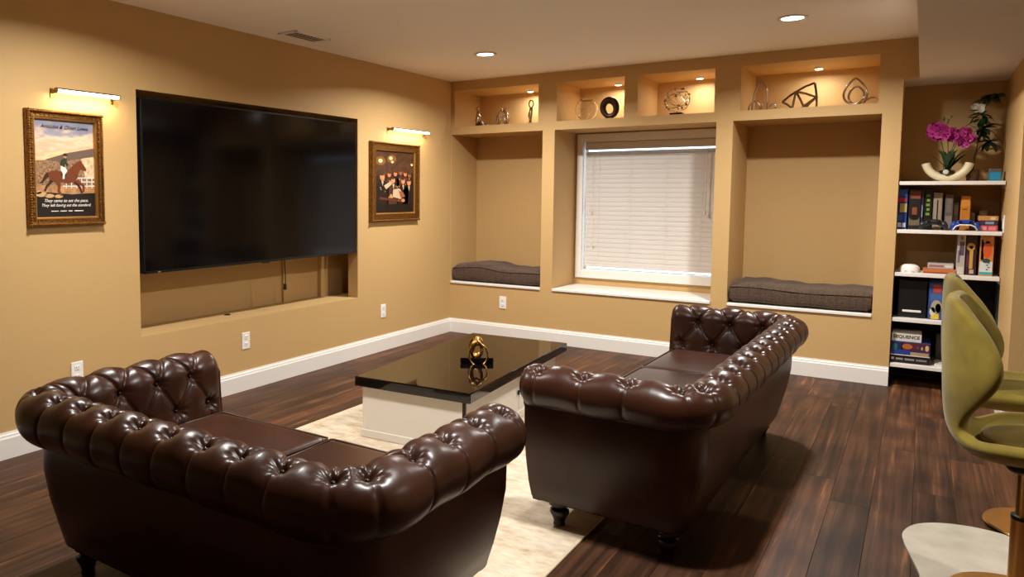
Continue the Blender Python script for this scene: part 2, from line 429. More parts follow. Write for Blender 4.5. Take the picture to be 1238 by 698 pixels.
# ------------------------------------------------------------------ recessed lights, vent
M_LENS = mat('downlight lens', '#fff4e0', emit=(1, .93, .80), estr=14)
def ceiling_light(x, y, z, label, power=P_DOWN):
    t = thing('ceiling_light', label, 'light', (x, y, z), 0, 'recessed ceiling lights')
    MB().lathe([(.062, -.001), (.086, -.001), (.088, -.006), (.080, -.010), (.064, -.008)], n=28, caps=False).build('trim_ring', M_WHITE, t, True)
    MB().lathe([(.0001, -.004), (.063, -.004), (.063, -.002), (.0001, -.002)], n=28, caps=False).build('lens', M_LENS, t)
    area_light('downlight_lamp', t, (0, 0, -.014), .12, power, WARM, spread=2.75)
    return t
ceiling_light(.968, -1.123, H, 'recessed ceiling light nearest the corner by the small painting')
ceiling_light(3.077, -1.123, H, 'recessed ceiling light in front of the cushioned niche by the shelves')
ceiling_light(.968, -4.15, H, 'recessed ceiling light above the short sofa', 40)
ceiling_light(3.077, -4.15, H, 'recessed ceiling light between the sofas and the stools', 46)
ceiling_light(5.3, -2.9, SOFZ, 'added unseen downlight in the low ceiling, brightening the stools', 22)  # invented lamp out of view, added to brighten the inner side of the stools
v = thing('ceiling_vent', 'small louvred vent in the ceiling near the television wall', 'vent', (.255, -2.405, H))
MB().box(-.075, .075, -.17, .17, -.006, 0).build('backing', mat('vent dark', '#2a2018', rough=.8), v)
MB().box(-.085, -.062, -.18, .18, -.010, 0, .002).box(.062, .085, -.18, .18, -.010, 0, .002).box(-.085, .085, -.18, -.157, -.010, 0, .002).box(-.085, .085, .157, .18, -.010, 0, .002).build('vent_frame', M_CEIL, v)
for k in range(9):
    MB().box(-.062, .062, -.003, .003, -.009, -.001, M=Matrix.Translation((0, -.14+k*.035, 0)) @ Matrix.Rotation(.7, 4, 'X')).build('slat', M_CEIL, v)

M_PUCK = mat('puck lens', '#ffe8c8', emit=(1, .86, .66), estr=8)
def puck(k, x, y, label):
    t = thing('niche_light', label, 'light', (x, y, HOLES[k][3]), 0, 'lights hidden in the upper niches')
    MB().lathe([(.0001, 0), (.034, 0), (.034, -.010), (.027, -.013), (.0001, -.013)], n=18, caps=False).build('housing', M_WHITE, t, True, .6)
    MB().lathe([(.0001, -.0135), (.026, -.0135), (.026, -.016), (.0001, -.016)], n=18, caps=False).build('lens', M_PUCK, t)
    area_light('puck_lamp', t, (0, 0, -.02), .04, P_PUCK, WARMER, spread=3.0)
puck('U1', .66, .36, 'small round light over the three pewter figures')
puck('U2', 1.50, .39, 'small round light over the bronze ring')
puck('U3', 2.19, .41, 'small round light over the beaded globe')
puck('U4', 3.07, .42, 'small round light over the looped metal sculptures')

# ------------------------------------------------------------------ outlets and switch
def outlet(loc, rz, label, kind='outlet'):
    t = thing('wall_outlet' if kind == 'outlet' else 'light_switch', label, kind, loc, rz, 'wall plates' )
    MB().box(-.036, .036, -.006, 0, -.058, .058, .003, 2).build('cover_plate', M_PLATE, t)
    if kind == 'outlet':
        for s in (-1, 1):
            b = MB().box(-.016, .016, -.0085, -.005, s*.025-.014, s*.025+.014, .002)
            r = b.build('receptacle', M_PLATE, t)
            MB().box(-.008, -.006, -.0092, -.008, s*.025-.003, s*.025+.007).box(.006, .008, -.0092, -.008, s*.025-.003, s*.025+.007).box(-.002, .002, -.0092, -.008, s*.025-.010, s*.025-.006).build('slots', M_BLACK, r)
    else:
        MB().box(-.016, .016, -.010, -.005, -.033, .033, .002).build('rocker', M_PLATE, t)
outlet((0, -4.016, .371), PI/2, 'white wall outlet behind the short sofa')
outlet((0, -2.748, .344), PI/2, 'white wall outlet below the television opening')
outlet((0, -1.131, .346), PI/2, 'white wall outlet below the small dark painting')
outlet((.58, 0, .335), 0, 'white wall outlet under the corner bench')
outlet((RX, .0, 1.171), -PI/2, 'white light switch beside the game shelves', 'switch')

# ------------------------------------------------------------------ television
tv = thing('television', 'large black flat television set into the wall opening', 'television', (0, -2.535, .875))
hw = 1.026; th = 1.052
MB().box(-.05, -.002, -hw, hw, 0, th, .004).build('casing', M_BLACK, tv)
MB().box(-.002, 0, -hw+.009, hw-.009, .016, th-.009).build('screen', M_SCREEN, tv)
MB().box(-.002, .0012, -hw, hw, 0, .015, .0005).box(-.002, .0012, -hw, hw, th-.008, th, .0005).box(-.002, .0012, -hw, -hw+.008, 0, th, .0005).box(-.002, .0012, hw-.008, hw, 0, th, .0005).build('bezel', mat('bezel', '#1a1a1c', rough=.3, metal=.4), tv)
MB().box(-.02, .001, -.03, .03, -.008, .004, .002).build('sensor', M_BLACK, tv)
MB().box(-.001, .0022, -hw+.098, -hw+.116, .004, .010).build('maker_mark', mat('chrome mark', '#c9c9c9', rough=.3, metal=.8), tv)
MB().box(-.26, -.05, -.35, .35, .25, .75, .01).build('wall_bracket', M_BLACK, tv)
cb = thing('power_cable', 'short black cable hanging down below the television', 'cable', (-.06, -2.29, .88))
MB().tube([(0, 0, .02), (0, 0, -.05), (.004, .003, -.12), (.002, .004, -.19)], .004, 8).build('cord', M_BLACK, cb, True)
MB().box(-.009, .009, -.007, .013, -.235, -.19, .003).build('plug', M_BLACK, cb)
tag(MB().lathe([(.022, 0), (.022, .004), (.014, .006), (.010, .002), (.0001, .002)], (-.196, -2.733, .502), 16).build('cable_grommet', M_BLACK), 'round black cable hole on the ledge below the television', 'grommet')

# ------------------------------------------------------------------ framed pictures with picture lights
def flat(parent, name, pts, m, d):
    """a flat printed shape on a print facing +x: pts are (u, v) metres from the print's lower left corner"""
    b = MB(); b.bm.faces.new([b.bm.verts.new((d, u, v_)) for u, v_ in pts]); return b.build(name, m, parent)
def ring_frame(b, w, h, prof):
    """mitred frame; prof: (inset from outer edge, height off wall)"""
    cs = [(-w/2, 0), (w/2, 0), (w/2, h), (-w/2, h)]; sg = [(1, 1), (-1, 1), (-1, -1), (1, -1)]
    P = [[Vector((d, c[0]+s[0]*i, c[1]+s[1]*i)) for i, d in prof] for c, s in zip(cs, sg)]
    b.grid(P, closed_u=True); return b
def picture(loc, w, h, fwid, label, draw):
    t = thing('framed_picture', label, 'picture', loc)
    b = ring_frame(MB(), w, h, [(0, 0), (0, .022), (.006, .034), (.014, .036), (.019, .028), (.026, .026), (fwid-.012, .030), (fwid-.012, .008)])
    b.build('frame', M_GOLD, t)
    b = ring_frame(MB(), w-2*(fwid-.012), h-2*(fwid-.012), [(0, .0), (0, .024), (.006, .025), (.012, .016), (.012, .004)])
    b.bm.transform(Matrix.Translation((0, 0, fwid-.012))); b.build('liner', M_GOLDLIN, t)
    # carved beading round the frame
    b = MB(); st = .0125
    for (ax, ay, bx, by) in ((-w/2, 0, w/2, 0), (-w/2, h, w/2, h), (-w/2, 0, -w/2, h), (w/2, 0, w/2, h)):
        L_ = math.hypot(bx-ax, by-ay); n = int(L_/st)
        for k in range(n+1):
            u, v_ = ax+(bx-ax)*k/n, ay+(by-ay)*k/n
            sx = -1 if u > 0 else 1; sy = -1 if v_ > h/2 else 1
            ins = .011
            uu = u if ax != bx else u+sx*ins; vv = v_ if ay != by else v_+sy*ins
            uu = min(max(uu, -w/2+.004), w/2-.004); vv = min(max(vv, .004), h-.004)
            b.ball((.034, uu, vv), .0058, 1, (1.1, 1, 1))
            if k % 2 == 0:
                i2 = .028
                u3 = u if ax != bx else u+sx*i2; v3 = v_ if ay != by else v_+sy*i2
                if -w/2+.026 < u3 < w/2-.026 and .026 < v3 < h-.026: b.ball((.029, u3, v3), .0042, 1, (1, 1.2, 1.2))
    o = b.build('carved_beading', M_GOLDDK if False else M_GOLD, t, True); o['kind'] = 'stuff'
    p = MB().box(.001, .005, -w/2+fwid-.004, w/2-fwid+.004, fwid-.004, h-fwid+.004).build('backing_board', M_GOLDDK, t)
    draw(t, w-2*fwid, h-2*fwid, -w/2+fwid, fwid)
    return t

def sky_print(h):
    m = bpy.data.materials.new('printed sunset sky'); m.use_nodes = True; nt = m.node_tree; b = nt.nodes['Principled BSDF']; L = nt.links.new; N = nt.nodes.new
    tc = N('ShaderNodeTexCoord'); sp = N('ShaderNodeSeparateXYZ'); L(tc.outputs['Object'], sp.inputs[0])
    mp = N('ShaderNodeMapping'); mp.inputs['Scale'].default_value = (1, 9, 26); L(tc.outputs['Object'], mp.inputs[0])
    n = N('ShaderNodeTexNoise'); n.inputs['Scale'].default_value = 1; n.inputs['Detail'].default_value = 5; L(mp.outputs[0], n.inputs['Vector'])
    ma = N('ShaderNodeMath'); ma.operation = 'MULTIPLY_ADD'; ma.inputs[1].default_value = 1/h; L(sp.outputs[2], ma.inputs[0])
    mb_ = N('ShaderNodeMath'); mb_.operation = 'MULTIPLY_ADD'; mb_.inputs[1].default_value = .5; mb_.inputs[2].default_value = -.25; L(n.outputs['Fac'], mb_.inputs[0]); L(mb_.outputs[0], ma.inputs[2])
    r = N('ShaderNodeValToRGB'); e = r.color_ramp.elements; e[0].position = .5; e[0].color = lin('#d9a566'); e[1].position = 1.0; e[1].color = lin('#7f7f90')
    for p_, c in ((.62, '#e8c290'), (.72, '#c9a68a'), (.8, '#ddc2a0'), (.9, '#98919a')): x = e.new(p_); x.color = lin(c)
    L(ma.outputs[0], r.inputs['Fac']); L(r.outputs['Color'], b.inputs['Base Color']); b.inputs['Roughness'].default_value = .5
    return m
def draw_race(t, w, h, u0, v0):
    pr = bpy.data.objects.new('print', None); COL.objects.link(pr); pr.parent = t; pr.location = (.0055, u0, v0)
    me_b = MB(); me_b.bm.faces.new([me_b.bm.verts.new(p) for p in ((0, 0, 0), (0, w, 0), (0, w, h), (0, 0, h))])
    bpy.data.objects.remove(pr)
    pr = me_b.build('print', sky_print(h), t, loc=(.0055, u0, v0))
    X0, Y0, SX, SY = 145, 195, 226, 384
    q = lambda pts: [((x-X0)/SX*w, h-((y-Y0-(x-X0)*27/225*(1-(y-Y0)/SY*1.4))/SY)*h) for x, y in pts]
    n = lambda pts: [(u*w, (1-v_)*h) for u, v_ in pts]
    M_ = lambda nm, c, **k: mat('print '+nm, c, rough=.5, **k)
    d = .0003
    flat(pr, 'printed_crowd', n([(0, .42), (.3, .41), (1, .36), (1, .70), (0, .70)]), M_('crowd', '#8a6a4c', var=.7, vscale=90), d)
    flat(pr, 'printed_grandstand', n([(.16, .41), (.55, .33), (1, .27), (1, .36), (.55, .41), (.3, .425)]), M_('roof', '#655348'), d*2)
    flat(pr, 'printed_stand_front', n([(.78, .375), (1, .36), (1, .60), (.84, .60)]), M_('stand', '#d0b490', var=.4, vscale=60), d*2)
    flat(pr, 'printed_track', n([(0, .67), (1, .68), (1, .80), (0, .80)]), M_('track', '#a97d50', var=.35, vscale=30), d*2)
    flat(pr, 'printed_dark_ground', n([(0, .76), (.2, .745), (.6, .765), (1, .75), (1, 1), (0, 1)]), M_('ground', '#1b130f', var=.3, vscale=20), d*3)
    for k in range(3): flat(pr, 'printed_rail', n([(.45, .595+k*.04), (1, .58+k*.045), (1, .592+k*.045), (.45, .605+k*.04)]), M_('rail', '#e6ddcf'), d*3)
    for k in range(6): flat(pr, 'printed_post', n([(.5+k*.09, .585), (.515+k*.09, .585), (.515+k*.09, .70), (.5+k*.09, .70)]), M_('rail', '#e6ddcf'), d*3)
    hb = M_('horse', '#6b3418'); hd = M_('horse dark', '#3d1c0e')
    H_ = lambda nm, pts, m, k: flat(pr, nm, [(x/226*w, (1-y/384)*h) for x, y in pts], m, d*k)
    # running horse, in print pixels (226 x 384)
    H_('printed_horse_tail', [(48, 205), (36, 214), (24, 240), (12, 252), (26, 250), (42, 232), (54, 220)], hd, 4)
    H_('printed_horse_leg', [(56, 222), (50, 245), (36, 262), (30, 280), (37, 283), (44, 266), (60, 250), (72, 236)], hd, 4)
    H_('printed_horse_leg', [(70, 235), (82, 262), (80, 282), (94, 302), (99, 298), (90, 279), (94, 258), (90, 236)], hb, 5)
    H_('printed_horse_leg', [(135, 240), (160, 262), (172, 290), (180, 288), (168, 258), (155, 240)], hd, 4)
    H_('printed_horse_leg', [(140, 238), (158, 248), (176, 262), (178, 284), (186, 286), (187, 258), (162, 234)], hb, 5)
    H_('printed_horse_body', [(46, 214), (54, 202), (76, 198), (104, 204), (120, 200), (136, 184), (152, 168), (166, 160), (170, 152), (175, 160), (184, 172), (196, 192), (192, 200), (182, 196), (172, 192), (164, 204), (160, 226), (148, 244), (120, 250), (92, 244), (70, 246), (54, 236)], hb, 6)
    H_('printed_saddle', [(94, 204), (112, 202), (116, 222), (98, 226)], hd, 7)
    H_('printed_jockey_legs', [(96, 180), (112, 186), (120, 200), (110, 214), (108, 232), (101, 232), (102, 210), (94, 196)], M_('breeches', '#e6dccb'), 8)
    H_('printed_jockey_torso', [(92, 176), (96, 158), (108, 148), (120, 152), (118, 164), (126, 176), (122, 182), (112, 172), (108, 186)], M_('silks', '#26351f'), 9)
    H_('printed_jockey_head', [(112+7*math.cos(a), 142+8*math.sin(a)) for a in [2*PI*k/12 for k in range(12)]], M_('skin', '#b07a55'), 9)
    H_('printed_jockey_cap', [(104, 141), (105, 132), (113, 128), (121, 133), (123, 140)], M_('cap', '#1d2418'), 10)
    for dx, dy, rr_ in ((20, 300, 22), (50, 306, 18), (85, 308, 16), (6, 292, 16)):
        H_('printed_dust', [(dx+rr_*math.cos(a), dy-6+rr_*.45*math.sin(a)) for a in [2*PI*k/12 for k in range(12)]], M_('dust', '#c29a68'), 3.5)
    tx = lambda s, v_, sz, m, sh=.35, bo=0, u=.5: text_mesh('lettering', s, sz, m, pr, Matrix.Translation((d*11, u*w, (1-v_)*h)) @ FACE_X, sh, bo)
    ink = M_('ink', '#1c1614'); wh = M_('white ink', '#efe6d8')
    tx('Aristides & Oliver Lewis', .068, .0275, ink, .45, 0)
    tx('They came to set the pace.', .832, .0235, wh, .4, .00006)
    tx('They left having set the standard.', .880, .0215, wh, .4, .00006)
    for k, (a, c) in enumerate(((.24, .36), (.39, .50), (.53, .60), (.63, .79))):
        flat(pr, 'fine_print', n([(a, .936), (c, .936), (c, .944), (a, .944)]), wh, d*11)

def draw_bar(t, w, h, u0, v0):
    b = MB(); b.bm.faces.new([b.bm.verts.new(p) for p in ((0, 0, 0), (0, w, 0), (0, w, h), (0, 0, h))])
    pr = b.build('painting', mat('paint dark ground', '#2c1a12', rough=.45, var=.7, vscale=22), t, loc=(.0055, u0, v0))
    M_ = lambda nm, c, **k: mat('paint '+nm, c, rough=.45, **k)
    d = .0003
    P_ = lambda nm, pts, m, k: flat(pr, nm, [(x*w, (1-y)*h) for x, y in pts], m, d*k)
    def E_(nm, cx, cy, rx, ry, m, k): P_(nm, [(cx+rx*math.cos(2*PI*i/14), cy+ry*math.sin(2*PI*i/14)) for i in range(14)], m, k)
    wall_ = M_('tavern wall', '#4a2e1c', var=.5, vscale=25)
    P_('painted_wall', [(0, 0), (1, 0), (1, .34), (0, .40)], wall_, 1)
    for cx, cy, r in ((.14, .16, .13), (.42, .12, .12)): E_('painted_lamp_halo', cx, cy, r, r*.55, M_('halo', '#7d4f22'), 2)
    for cx, cy, r in ((.14, .16, .05), (.40, .11, .045), (.44, .17, .03), (.96, .20, .03)): E_('painted_lamp', cx, cy, r, r*.62, M_('lamp', '#ffdf9a'), 3)
    skin = M_('skin', '#b9764c'); skin2 = M_('skin shade', '#8c4f30'); coat = M_('coat', '#1d120d', var=.5, vscale=40); shirt = M_('shirt', '#b9a283'); red = M_('rust', '#5c2b1b'); brn = M_('brown coat', '#44281a', var=.4, vscale=30)
    # back row of drinkers
    for i, (cx, cy) in enumerate(((.52, .36), (.66, .34), (.78, .36), (.90, .38), (.36, .38))):
        P_('painted_figure', [(cx-.10, .72), (cx-.10, cy+.10), (cx-.04, cy+.05), (cx+.04, cy+.05), (cx+.10, cy+.10), (cx+.10, .72)], (coat, brn, red)[i % 3], 4)
        E_('painted_head', cx, cy, .045, .042, (skin, skin2)[i % 2], 5); E_('painted_hair', cx+.006, cy-.030, .036, .016, brn, 6)
    # front figures
    for i, (cx, cy, s) in enumerate(((.18, .42, 1.2), (.46, .47, 1.0), (.72, .48, 1.05), (.88, .50, 1.1))):
        P_('painted_figure', [(cx-.15*s, .86), (cx-.14*s, cy+.13), (cx-.05, cy+.06), (cx+.05, cy+.06), (cx+.14*s, cy+.13), (cx+.13*s, .86)], (coat, brn, coat, coat)[i], 7)
        P_('painted_shirt', [(cx-.02, cy+.06), (cx+.03, cy+.06), (cx+.012, cy+.15)], shirt, 8)
        E_('painted_head', cx, cy, .052*s, .050*s, skin, 9); E_('painted_hair', cx-.008, cy-.036*s, .042*s, .018*s, brn, 10); E_('painted_cheek', cx+.012, cy+.008, .026*s, .022*s, M_('cheek', '#cf8d60'), 10.5)
    P_('painted_sleeve', [(.22, .56), (.40, .48), (.44, .52), (.28, .62)], shirt, 11)
    E_('painted_hand', .42, .49, .035, .025, skin, 12)
    P_('painted_apron', [(.46, .62), (.62, .60), (.74, .70), (.66, .78), (.44, .74)], shirt, 12)
    P_('painted_arm', [(.60, .64), (.72, .66), (.78, .74), (.66, .76)], skin2, 13)
    P_('painted_table', [(.12, .74), (.72, .80), (.70, .83), (.10, .78)], red, 13)
    E_('painted_glass', .40, .73, .03, .035, M_('glass', '#c98f52'), 14); E_('painted_hand', .72, .80, .05, .03, skin, 14)
    P_('painted_floor', [(0, .86), (1, .84), (1, 1), (0, 1)], M_('floor', '#130b08'), 3)
    for i in range(16):
        E_('painted_glint', .1+.8*random.random(), .42+.4*random.random(), .012, .012, (M_('rose', '#c98b6b'), shirt, M_('ochre', '#a5702f'))[i % 3], 15)

picture((0, -4.052, 1.182), .440, .612, .050, 'gold framed poster of a galloping racehorse and jockey', draw_race)
picture((0, -.970, 1.120), .730, .678, .075, 'gold framed dark painting of a crowded tavern', draw_bar)
M_TUBE = mat('picture light diffuser', '#fff6e6', emit=(1, .86, .66), estr=9)
def picture_light(y, z, ln, label):
    t = thing('picture_light', label, 'light', (0, y, z), 0, 'slim brass picture lights')
    for sg in (-1, 1):
        MB().box(0, .062, sg*(ln/2-.008)-.006, sg*(ln/2-.008)+.006, -.012, .010, .002).box(0, .006, sg*(ln/2-.008)-.010, sg*(ln/2-.008)+.010, -.034, .016, .002).build('bracket', M_BRASSDK, t)
    b = MB()   # half-round housing open towards the floor and the room
    P = []
    for k in range(9):
        a = math.radians(20+k*200/8)
        P.append([(.060+.014*math.cos(a), s*ln/2, .014*math.sin(a)) for s in (-1, 1)])
    b.grid(P)
    for s in (-1, 1): b.lathe([(.0001, 0), (.0145, 0), (.0145, .006), (.0001, .006)], (.060, s*ln/2-.003, 0), 16, 'y', False)
    b.build('housing', M_BRASSDK, t, True, .6)
    MB().lathe([(.0001, -ln/2+.004), (.0115, -ln/2+.004), (.0115, ln/2-.004), (.0001, ln/2-.004)], (.060, 0, 0), 14, 'y', False).build('diffuser', M_TUBE, t, True, .6)
    area_light('picture_lamp', t, (.062, 0, -.017), .02, P_PIC, (1, .72, .42), (0, .35, 0), 'RECTANGLE', ln*.95)
picture_light(-3.935, 1.895, .375, 'slim brass picture light above the racehorse poster')
picture_light(-.790, 1.912, .575, 'slim brass picture light above the tavern painting')

# ------------------------------------------------------------------ leather sofas
def make_sofa(W, D, n_cush, n_back, n_arm, cfront, loc, rz, label, rugz_front, seed, rr, ZT):
    t = thing('chesterfield_sofa', label, 'sofa', loc, rz, 'tufted leather sofas')
    R = .13; zr = ZT-rr
    # path of the roll, from one arm front round the back to the other
    segs = [('L', Vector((-W/2, D)), Vector((-W/2, R))), ('A', Vector((-W/2+R, R)), PI, 1.5*PI), ('L', Vector((-W/2+R, 0)), Vector((W/2-R, 0))),
            ('A', Vector((W/2-R, R)), 1.5*PI, 2*PI), ('L', Vector((W/2, R)), Vector((W/2, D)))]
    la = D-R; lc = R*PI/2; lb = W-2*R; TOT = 2*la+2*lc+lb
    def path(s):
        s = min(max(s, 0), TOT)
        for (g, L_) in zip(segs, (la, lc, lb, lc, la)):
            if s <= L_+1e-9:
                if g[0] == 'L':
                    p = g[1].lerp(g[2], s/L_); d = (g[2]-g[1]).normalized(); return p, Vector((d.y, -d.x))
                a = g[2]+(g[3]-g[2])*s/L_; n = Vector((math.cos(a), math.sin(a))); return g[1]+R*n, n
            s -= L_
        return segs[-1][2], Vector((1, 0))
    # profile by arc length from the crest: negative = inside face, positive = outside of the roll
    QA = rr*PI/2
    def prof(tt):
        if tt < -QA:                                      # inner face, leaning
            k = -tt-QA; return (-rr-.10*k, zr-k*.995), (-.995, .10)
        a = PI/2-tt/rr
        return (rr*math.cos(a), zr+rr*math.sin(a)), (math.cos(a), math.sin(a))
    t0, t1 = -(QA+.24), rr*math.radians(90+80)
    ns, ntt = int(TOT/.0052), int((t1-t0)/.0052)
    S = np.linspace(0, TOT, ns+1); TT = np.linspace(t0, t1, ntt+1)
    # button layout
    rowT = [.028, -.135, -.262]
    marg = .055
    knots = list(np.linspace(marg, la+lc*.32, n_arm)) + list(np.linspace(la+lc*.68, TOT-la-lc*.68, n_back)) + list(np.linspace(TOT-la-lc*.32, TOT-marg, n_arm))
    K0 = np.array(knots); K1 = (K0[1:]+K0[:-1])/2
    jr = np.random.RandomState(seed)
    btn = [(s, rowT[0]) for s in K0]+[(s, rowT[1]) for s in K1]+[(s, rowT[2]) for s in K0]
    seg = []
    for i, s in enumerate(K0):
        seg.append((s, rowT[0], s+jr.uniform(-.012, .012), t1, .75)); seg.append((s, rowT[2], s, t0, .8))
    for i, s in enumerate(K1):
        for o in (K0[i], K0[i+1]):
            seg.append((s, rowT[1], o, rowT[0], 1)); seg.append((s, rowT[1], o, rowT[2], 1))
    GS, GT = np.meshgrid(S, TT, indexing='ij'); P = np.stack([GS, GT], -1)
    disp = np.zeros(GS.shape); dmin = np.full(GS.shape, 9.)
    groove = np.zeros(GS.shape)
    for (a, b_, c, d_, wgt) in seg:
        A = np.array([a, b_]); B = np.array([c, d_]); AB = B-A
        lo, hi = min(a, c)-.09, max(a, c)+.09
        i0, i1 = np.searchsorted(S, lo), np.searchsorted(S, hi)
        Q = P[i0:i1]; u = np.clip(((Q-A)@AB)/(AB@AB), 0, 1); dd = np.linalg.norm(Q-A-u[..., None]*AB, axis=-1)
        fade = 1-.55*u if b_ == rowT[0] and d_ == t1 else 1
        out_ = b_ == rowT[0] and d_ == t1
        g = wgt*fade*(.0095*np.exp(-(dd/.0048)**2)+(.0042 if out_ else .0115)*np.exp(-(dd/(.016 if out_ else .028))**1.5))
        groove[i0:i1] = np.maximum(groove[i0:i1], g)
    bd = np.zeros(GS.shape); rip = np.zeros(GS.shape)
    for (a, b_) in btn:
        i0, i1 = np.searchsorted(S, a-.12), np.searchsorted(S, a+.12)
        Q = P[i0:i1]; ds, dt = Q[..., 0]-a, Q[..., 1]-b_; dd = np.hypot(ds, dt)
        bd[i0:i1] = np.maximum(bd[i0:i1], .030*np.exp(-(dd/.022)**1.6)+.009*np.exp(-(dd/.055)**2))
        ph = jr.uniform(0, 6.28)
        rip[i0:i1] += .0022*np.sin(9*np.arctan2(dt, ds)+ph)*np.exp(-((dd-.026)/.016)**2)
    disp = -np.maximum(groove, bd)-.35*np.minimum(groove, bd)+rip+.004
    # gentle sag differences between puffs
    disp += .003*np.sin(GS*23+seed)*np.sin(GT*17+1)
    fr = [path(s) for s in S]
    verts = np.zeros((ns+1, ntt+1, 3))
    e_ = .035
    for i, s in enumerate(S):
        p, n = fr[i]; m_ = min(s, TOT-s)
        sq = 1.0 if m_ >= e_ else .80+.20*math.sqrt(max(0, 1-(1-m_/e_)**2))
        for j, tt in enumerate(TT):
            (o, z), (no, nz) = PR[j] if i else prof(tt)
            if i == 0:
                if j == 0: PR = []
                PR.append(((o, z), (no, nz)))
            o2, z2 = o+no*disp[i, j], z+nz*disp[i, j]
            if sq < 1:
                o2 *= sq; z2 = zr+(z2-zr)*sq if z2 > zr-.12 else z2
            verts[i, j] = (p.x+n.x*o2, p.y+n.y*o2, z2)
    idx = np.arange((ns+1)*(ntt+1)).reshape(ns+1, ntt+1)
    F = np.stack([idx[:-1, :-1], idx[:-1, 1:], idx[1:, 1:], idx[1:, :-1]], -1).reshape(-1, 4)
    me = bpy.data.meshes.new('tufted_roll'); me.from_pydata(verts.reshape(-1, 3).tolist(), [], F.tolist())
    me.materials.append(M_LEATHER); me.polygons.foreach_set('use_smooth', [True]*len(me.polygons)); me.update()
    link('tufted_roll', me, t)
    # buttons
    b = MB()
    for (a, b_) in btn:
        p, n = path(a); (o, z), (no, nz) = prof(b_); o -= no*.0300; z -= nz*.0300
        b.ball((p.x+n.x*o, p.y+n.y*o, z), .0085, 1)
    o_ = b.build('buttons', M_BTN, t, True); o_['kind'] = 'stuff'
    # outer body panels, tapering to the base
    rowsz = [(zr-.02, .0), (zr-rr+.01, .012), (.46, .012), (.40, .010), (.30, -.006), (.20, -.032), (.126, -.052), (.116, -.064)]
    b = MB(); SS = np.linspace(0, TOT, 120); Pn = []
    for s in SS:
        p, n = path(s); Pn.append([(p.x+n.x*o, p.y+n.y*o-(.0), z) for z, o in rowsz])
    V = b.grid(Pn)
    # underside
    b.bm.faces.new([V[i][-1] for i in range(len(SS))])
    b.build('body_panel', M_LEATHER, t, True, 1.0)
    # piping under the roll
    pts = []
    for s in np.linspace(0, TOT, 140):
        p, n = path(s); pts.append((p.x+n.x*.018, p.y+n.y*.018, zr-rr+.004))
    MB().tube(pts, .006, 6).build('piping', M_LEATHER, t, True)
    # arm fronts
    for sgn in (-1, 1):
        out = []
        for k in range(19):
            a = math.radians(-80+k*(260/18)); out.append((rr*.86*math.cos(a), zr+rr*.86*math.sin(a)))
        out = [(-.057, .118), (-.034, .20), (-.008, .30), (.010, .40), (.012, zr-rr-.01)]+out+[(-rr*.9, zr-.08), (-.10, .34), (-.105, .118)]
        b = MB(); b.prism(out, lambda q: Vector((sgn*(W/2+q[0]), D-.03, q[1])), lambda q: Vector((sgn*(W/2+q[0]), D+.012, q[1])))
        es = [e for e in b.bm.edges if all(abs(v.co.y-D-.012) < 1e-5 for v in e.verts)]
        bmesh.ops.bevel(b.bm, geom=es, offset=.010, segments=2, affect='EDGES')
        b.build('arm_front', M_LEATHER, t, True, .7)
    # front rail and seat platform
    MB().box(-W/2+.10, W/2-.10, .10, D-.02, .112, .325, .015, 2).build('front_rail', M_LEATHER, t, True, .7)
    # seat cushions
    x0, x1 = -W/2+rr+.018, W/2-rr-.018; cw = (x1-x0)/n_cush
    for k in range(n_cush):
        b = MB(); nu, nv = 22, 22; a0, a1 = x0+k*cw+.002, x0+(k+1)*cw-.002; y0, y1 = rr+.022, cfront
        def sf(u, v_, top):
            X, Y = a0+(a1-a0)*u, y0+(y1-y0)*v_
            ed = min(u, 1-u)*(a1-a0), min(v_, 1-v_)*(y1-y0)
            rnd = 1
            for q in ed:
                if q < .03: rnd *= math.sqrt(max(0, 1-(1-q/.03)**2))*.6+.4
            cr = .018*math.sin(PI*u)**.6*math.sin(PI*v_)**.6 if 0 < u < 1 and 0 < v_ < 1 else 0
            return (X, Y, (.385+.05*rnd+cr) if top else .325)
        U = [0, .008, .02, .04, .07]+[.12+.76*i/14 for i in range(15)]+[.93, .96, .98, .992, 1]
        G = [[sf(u, v_, True) for v_ in U] for u in U]
        V = b.grid(G); lo_ = [[None]*len(U) for _ in U]
        ring = [(i, 0) for i in range(len(U))]+[(len(U)-1, j) for j in range(1, len(U))]+[(i, len(U)-1) for i in range(len(U)-2, -1, -1)]+[(0, j) for j in range(len(U)-2, 0, -1)]
        bot = []
        for (i, j) in ring:
            c = V[i][j].co; bot.append(b.bm.verts.new((c.x, c.y, .322)))
        for q in range(len(ring)):
            i, j = ring[q]; i2, j2 = ring[(q+1) % len(ring)]
            b.bm.faces.new((V[i][j], bot[q], bot[(q+1) % len(ring)], V[i2][j2]))
        b.bm.faces.new(bot)
        cu = b.build('seat_cushion', M_LEATHER, t, True, .9)
        # welt along the top edge
        pts = [(a0+.012, y0+.02, .432), (a0+.006, y1-.012, .432), (a0+.012, y1-.004, .432), (a1-.012, y1-.004, .432), (a1-.006, y1-.012, .432), (a1-.012, y0+.02, .432)]
        MB().tube(pts, .0045, 6).build('welt', M_LEATHER, cu, True)
    # turned legs
    for sx in (-1, 1):
        for back in (0, 1):
            zb = 0 if back else rugz_front
            hgt = .128-zb
            pr_ = [(.014, 0), (.019, .004), (.017, .02), (.024, .045), (.031, .062), (.029, .074), (.020, .080), (.022, .086), (.034, .100), (.036, .116), (.030, .128), (.030, .135)]
            MB().lathe([(r*1.3, zb+h_*hgt/.135) for r, h_ in pr_], (sx*(W/2-.125), .125 if back else D-.085, 0), 18).build('leg', M_LEGWOOD, t, True, .8)
    return t
make_sofa(1.43, .785, 2, 10, 5, .775, (1.985, -4.98, 0), 0, 'shorter brown tufted leather sofa with its back to the viewer', .009, 3, .092, .69)
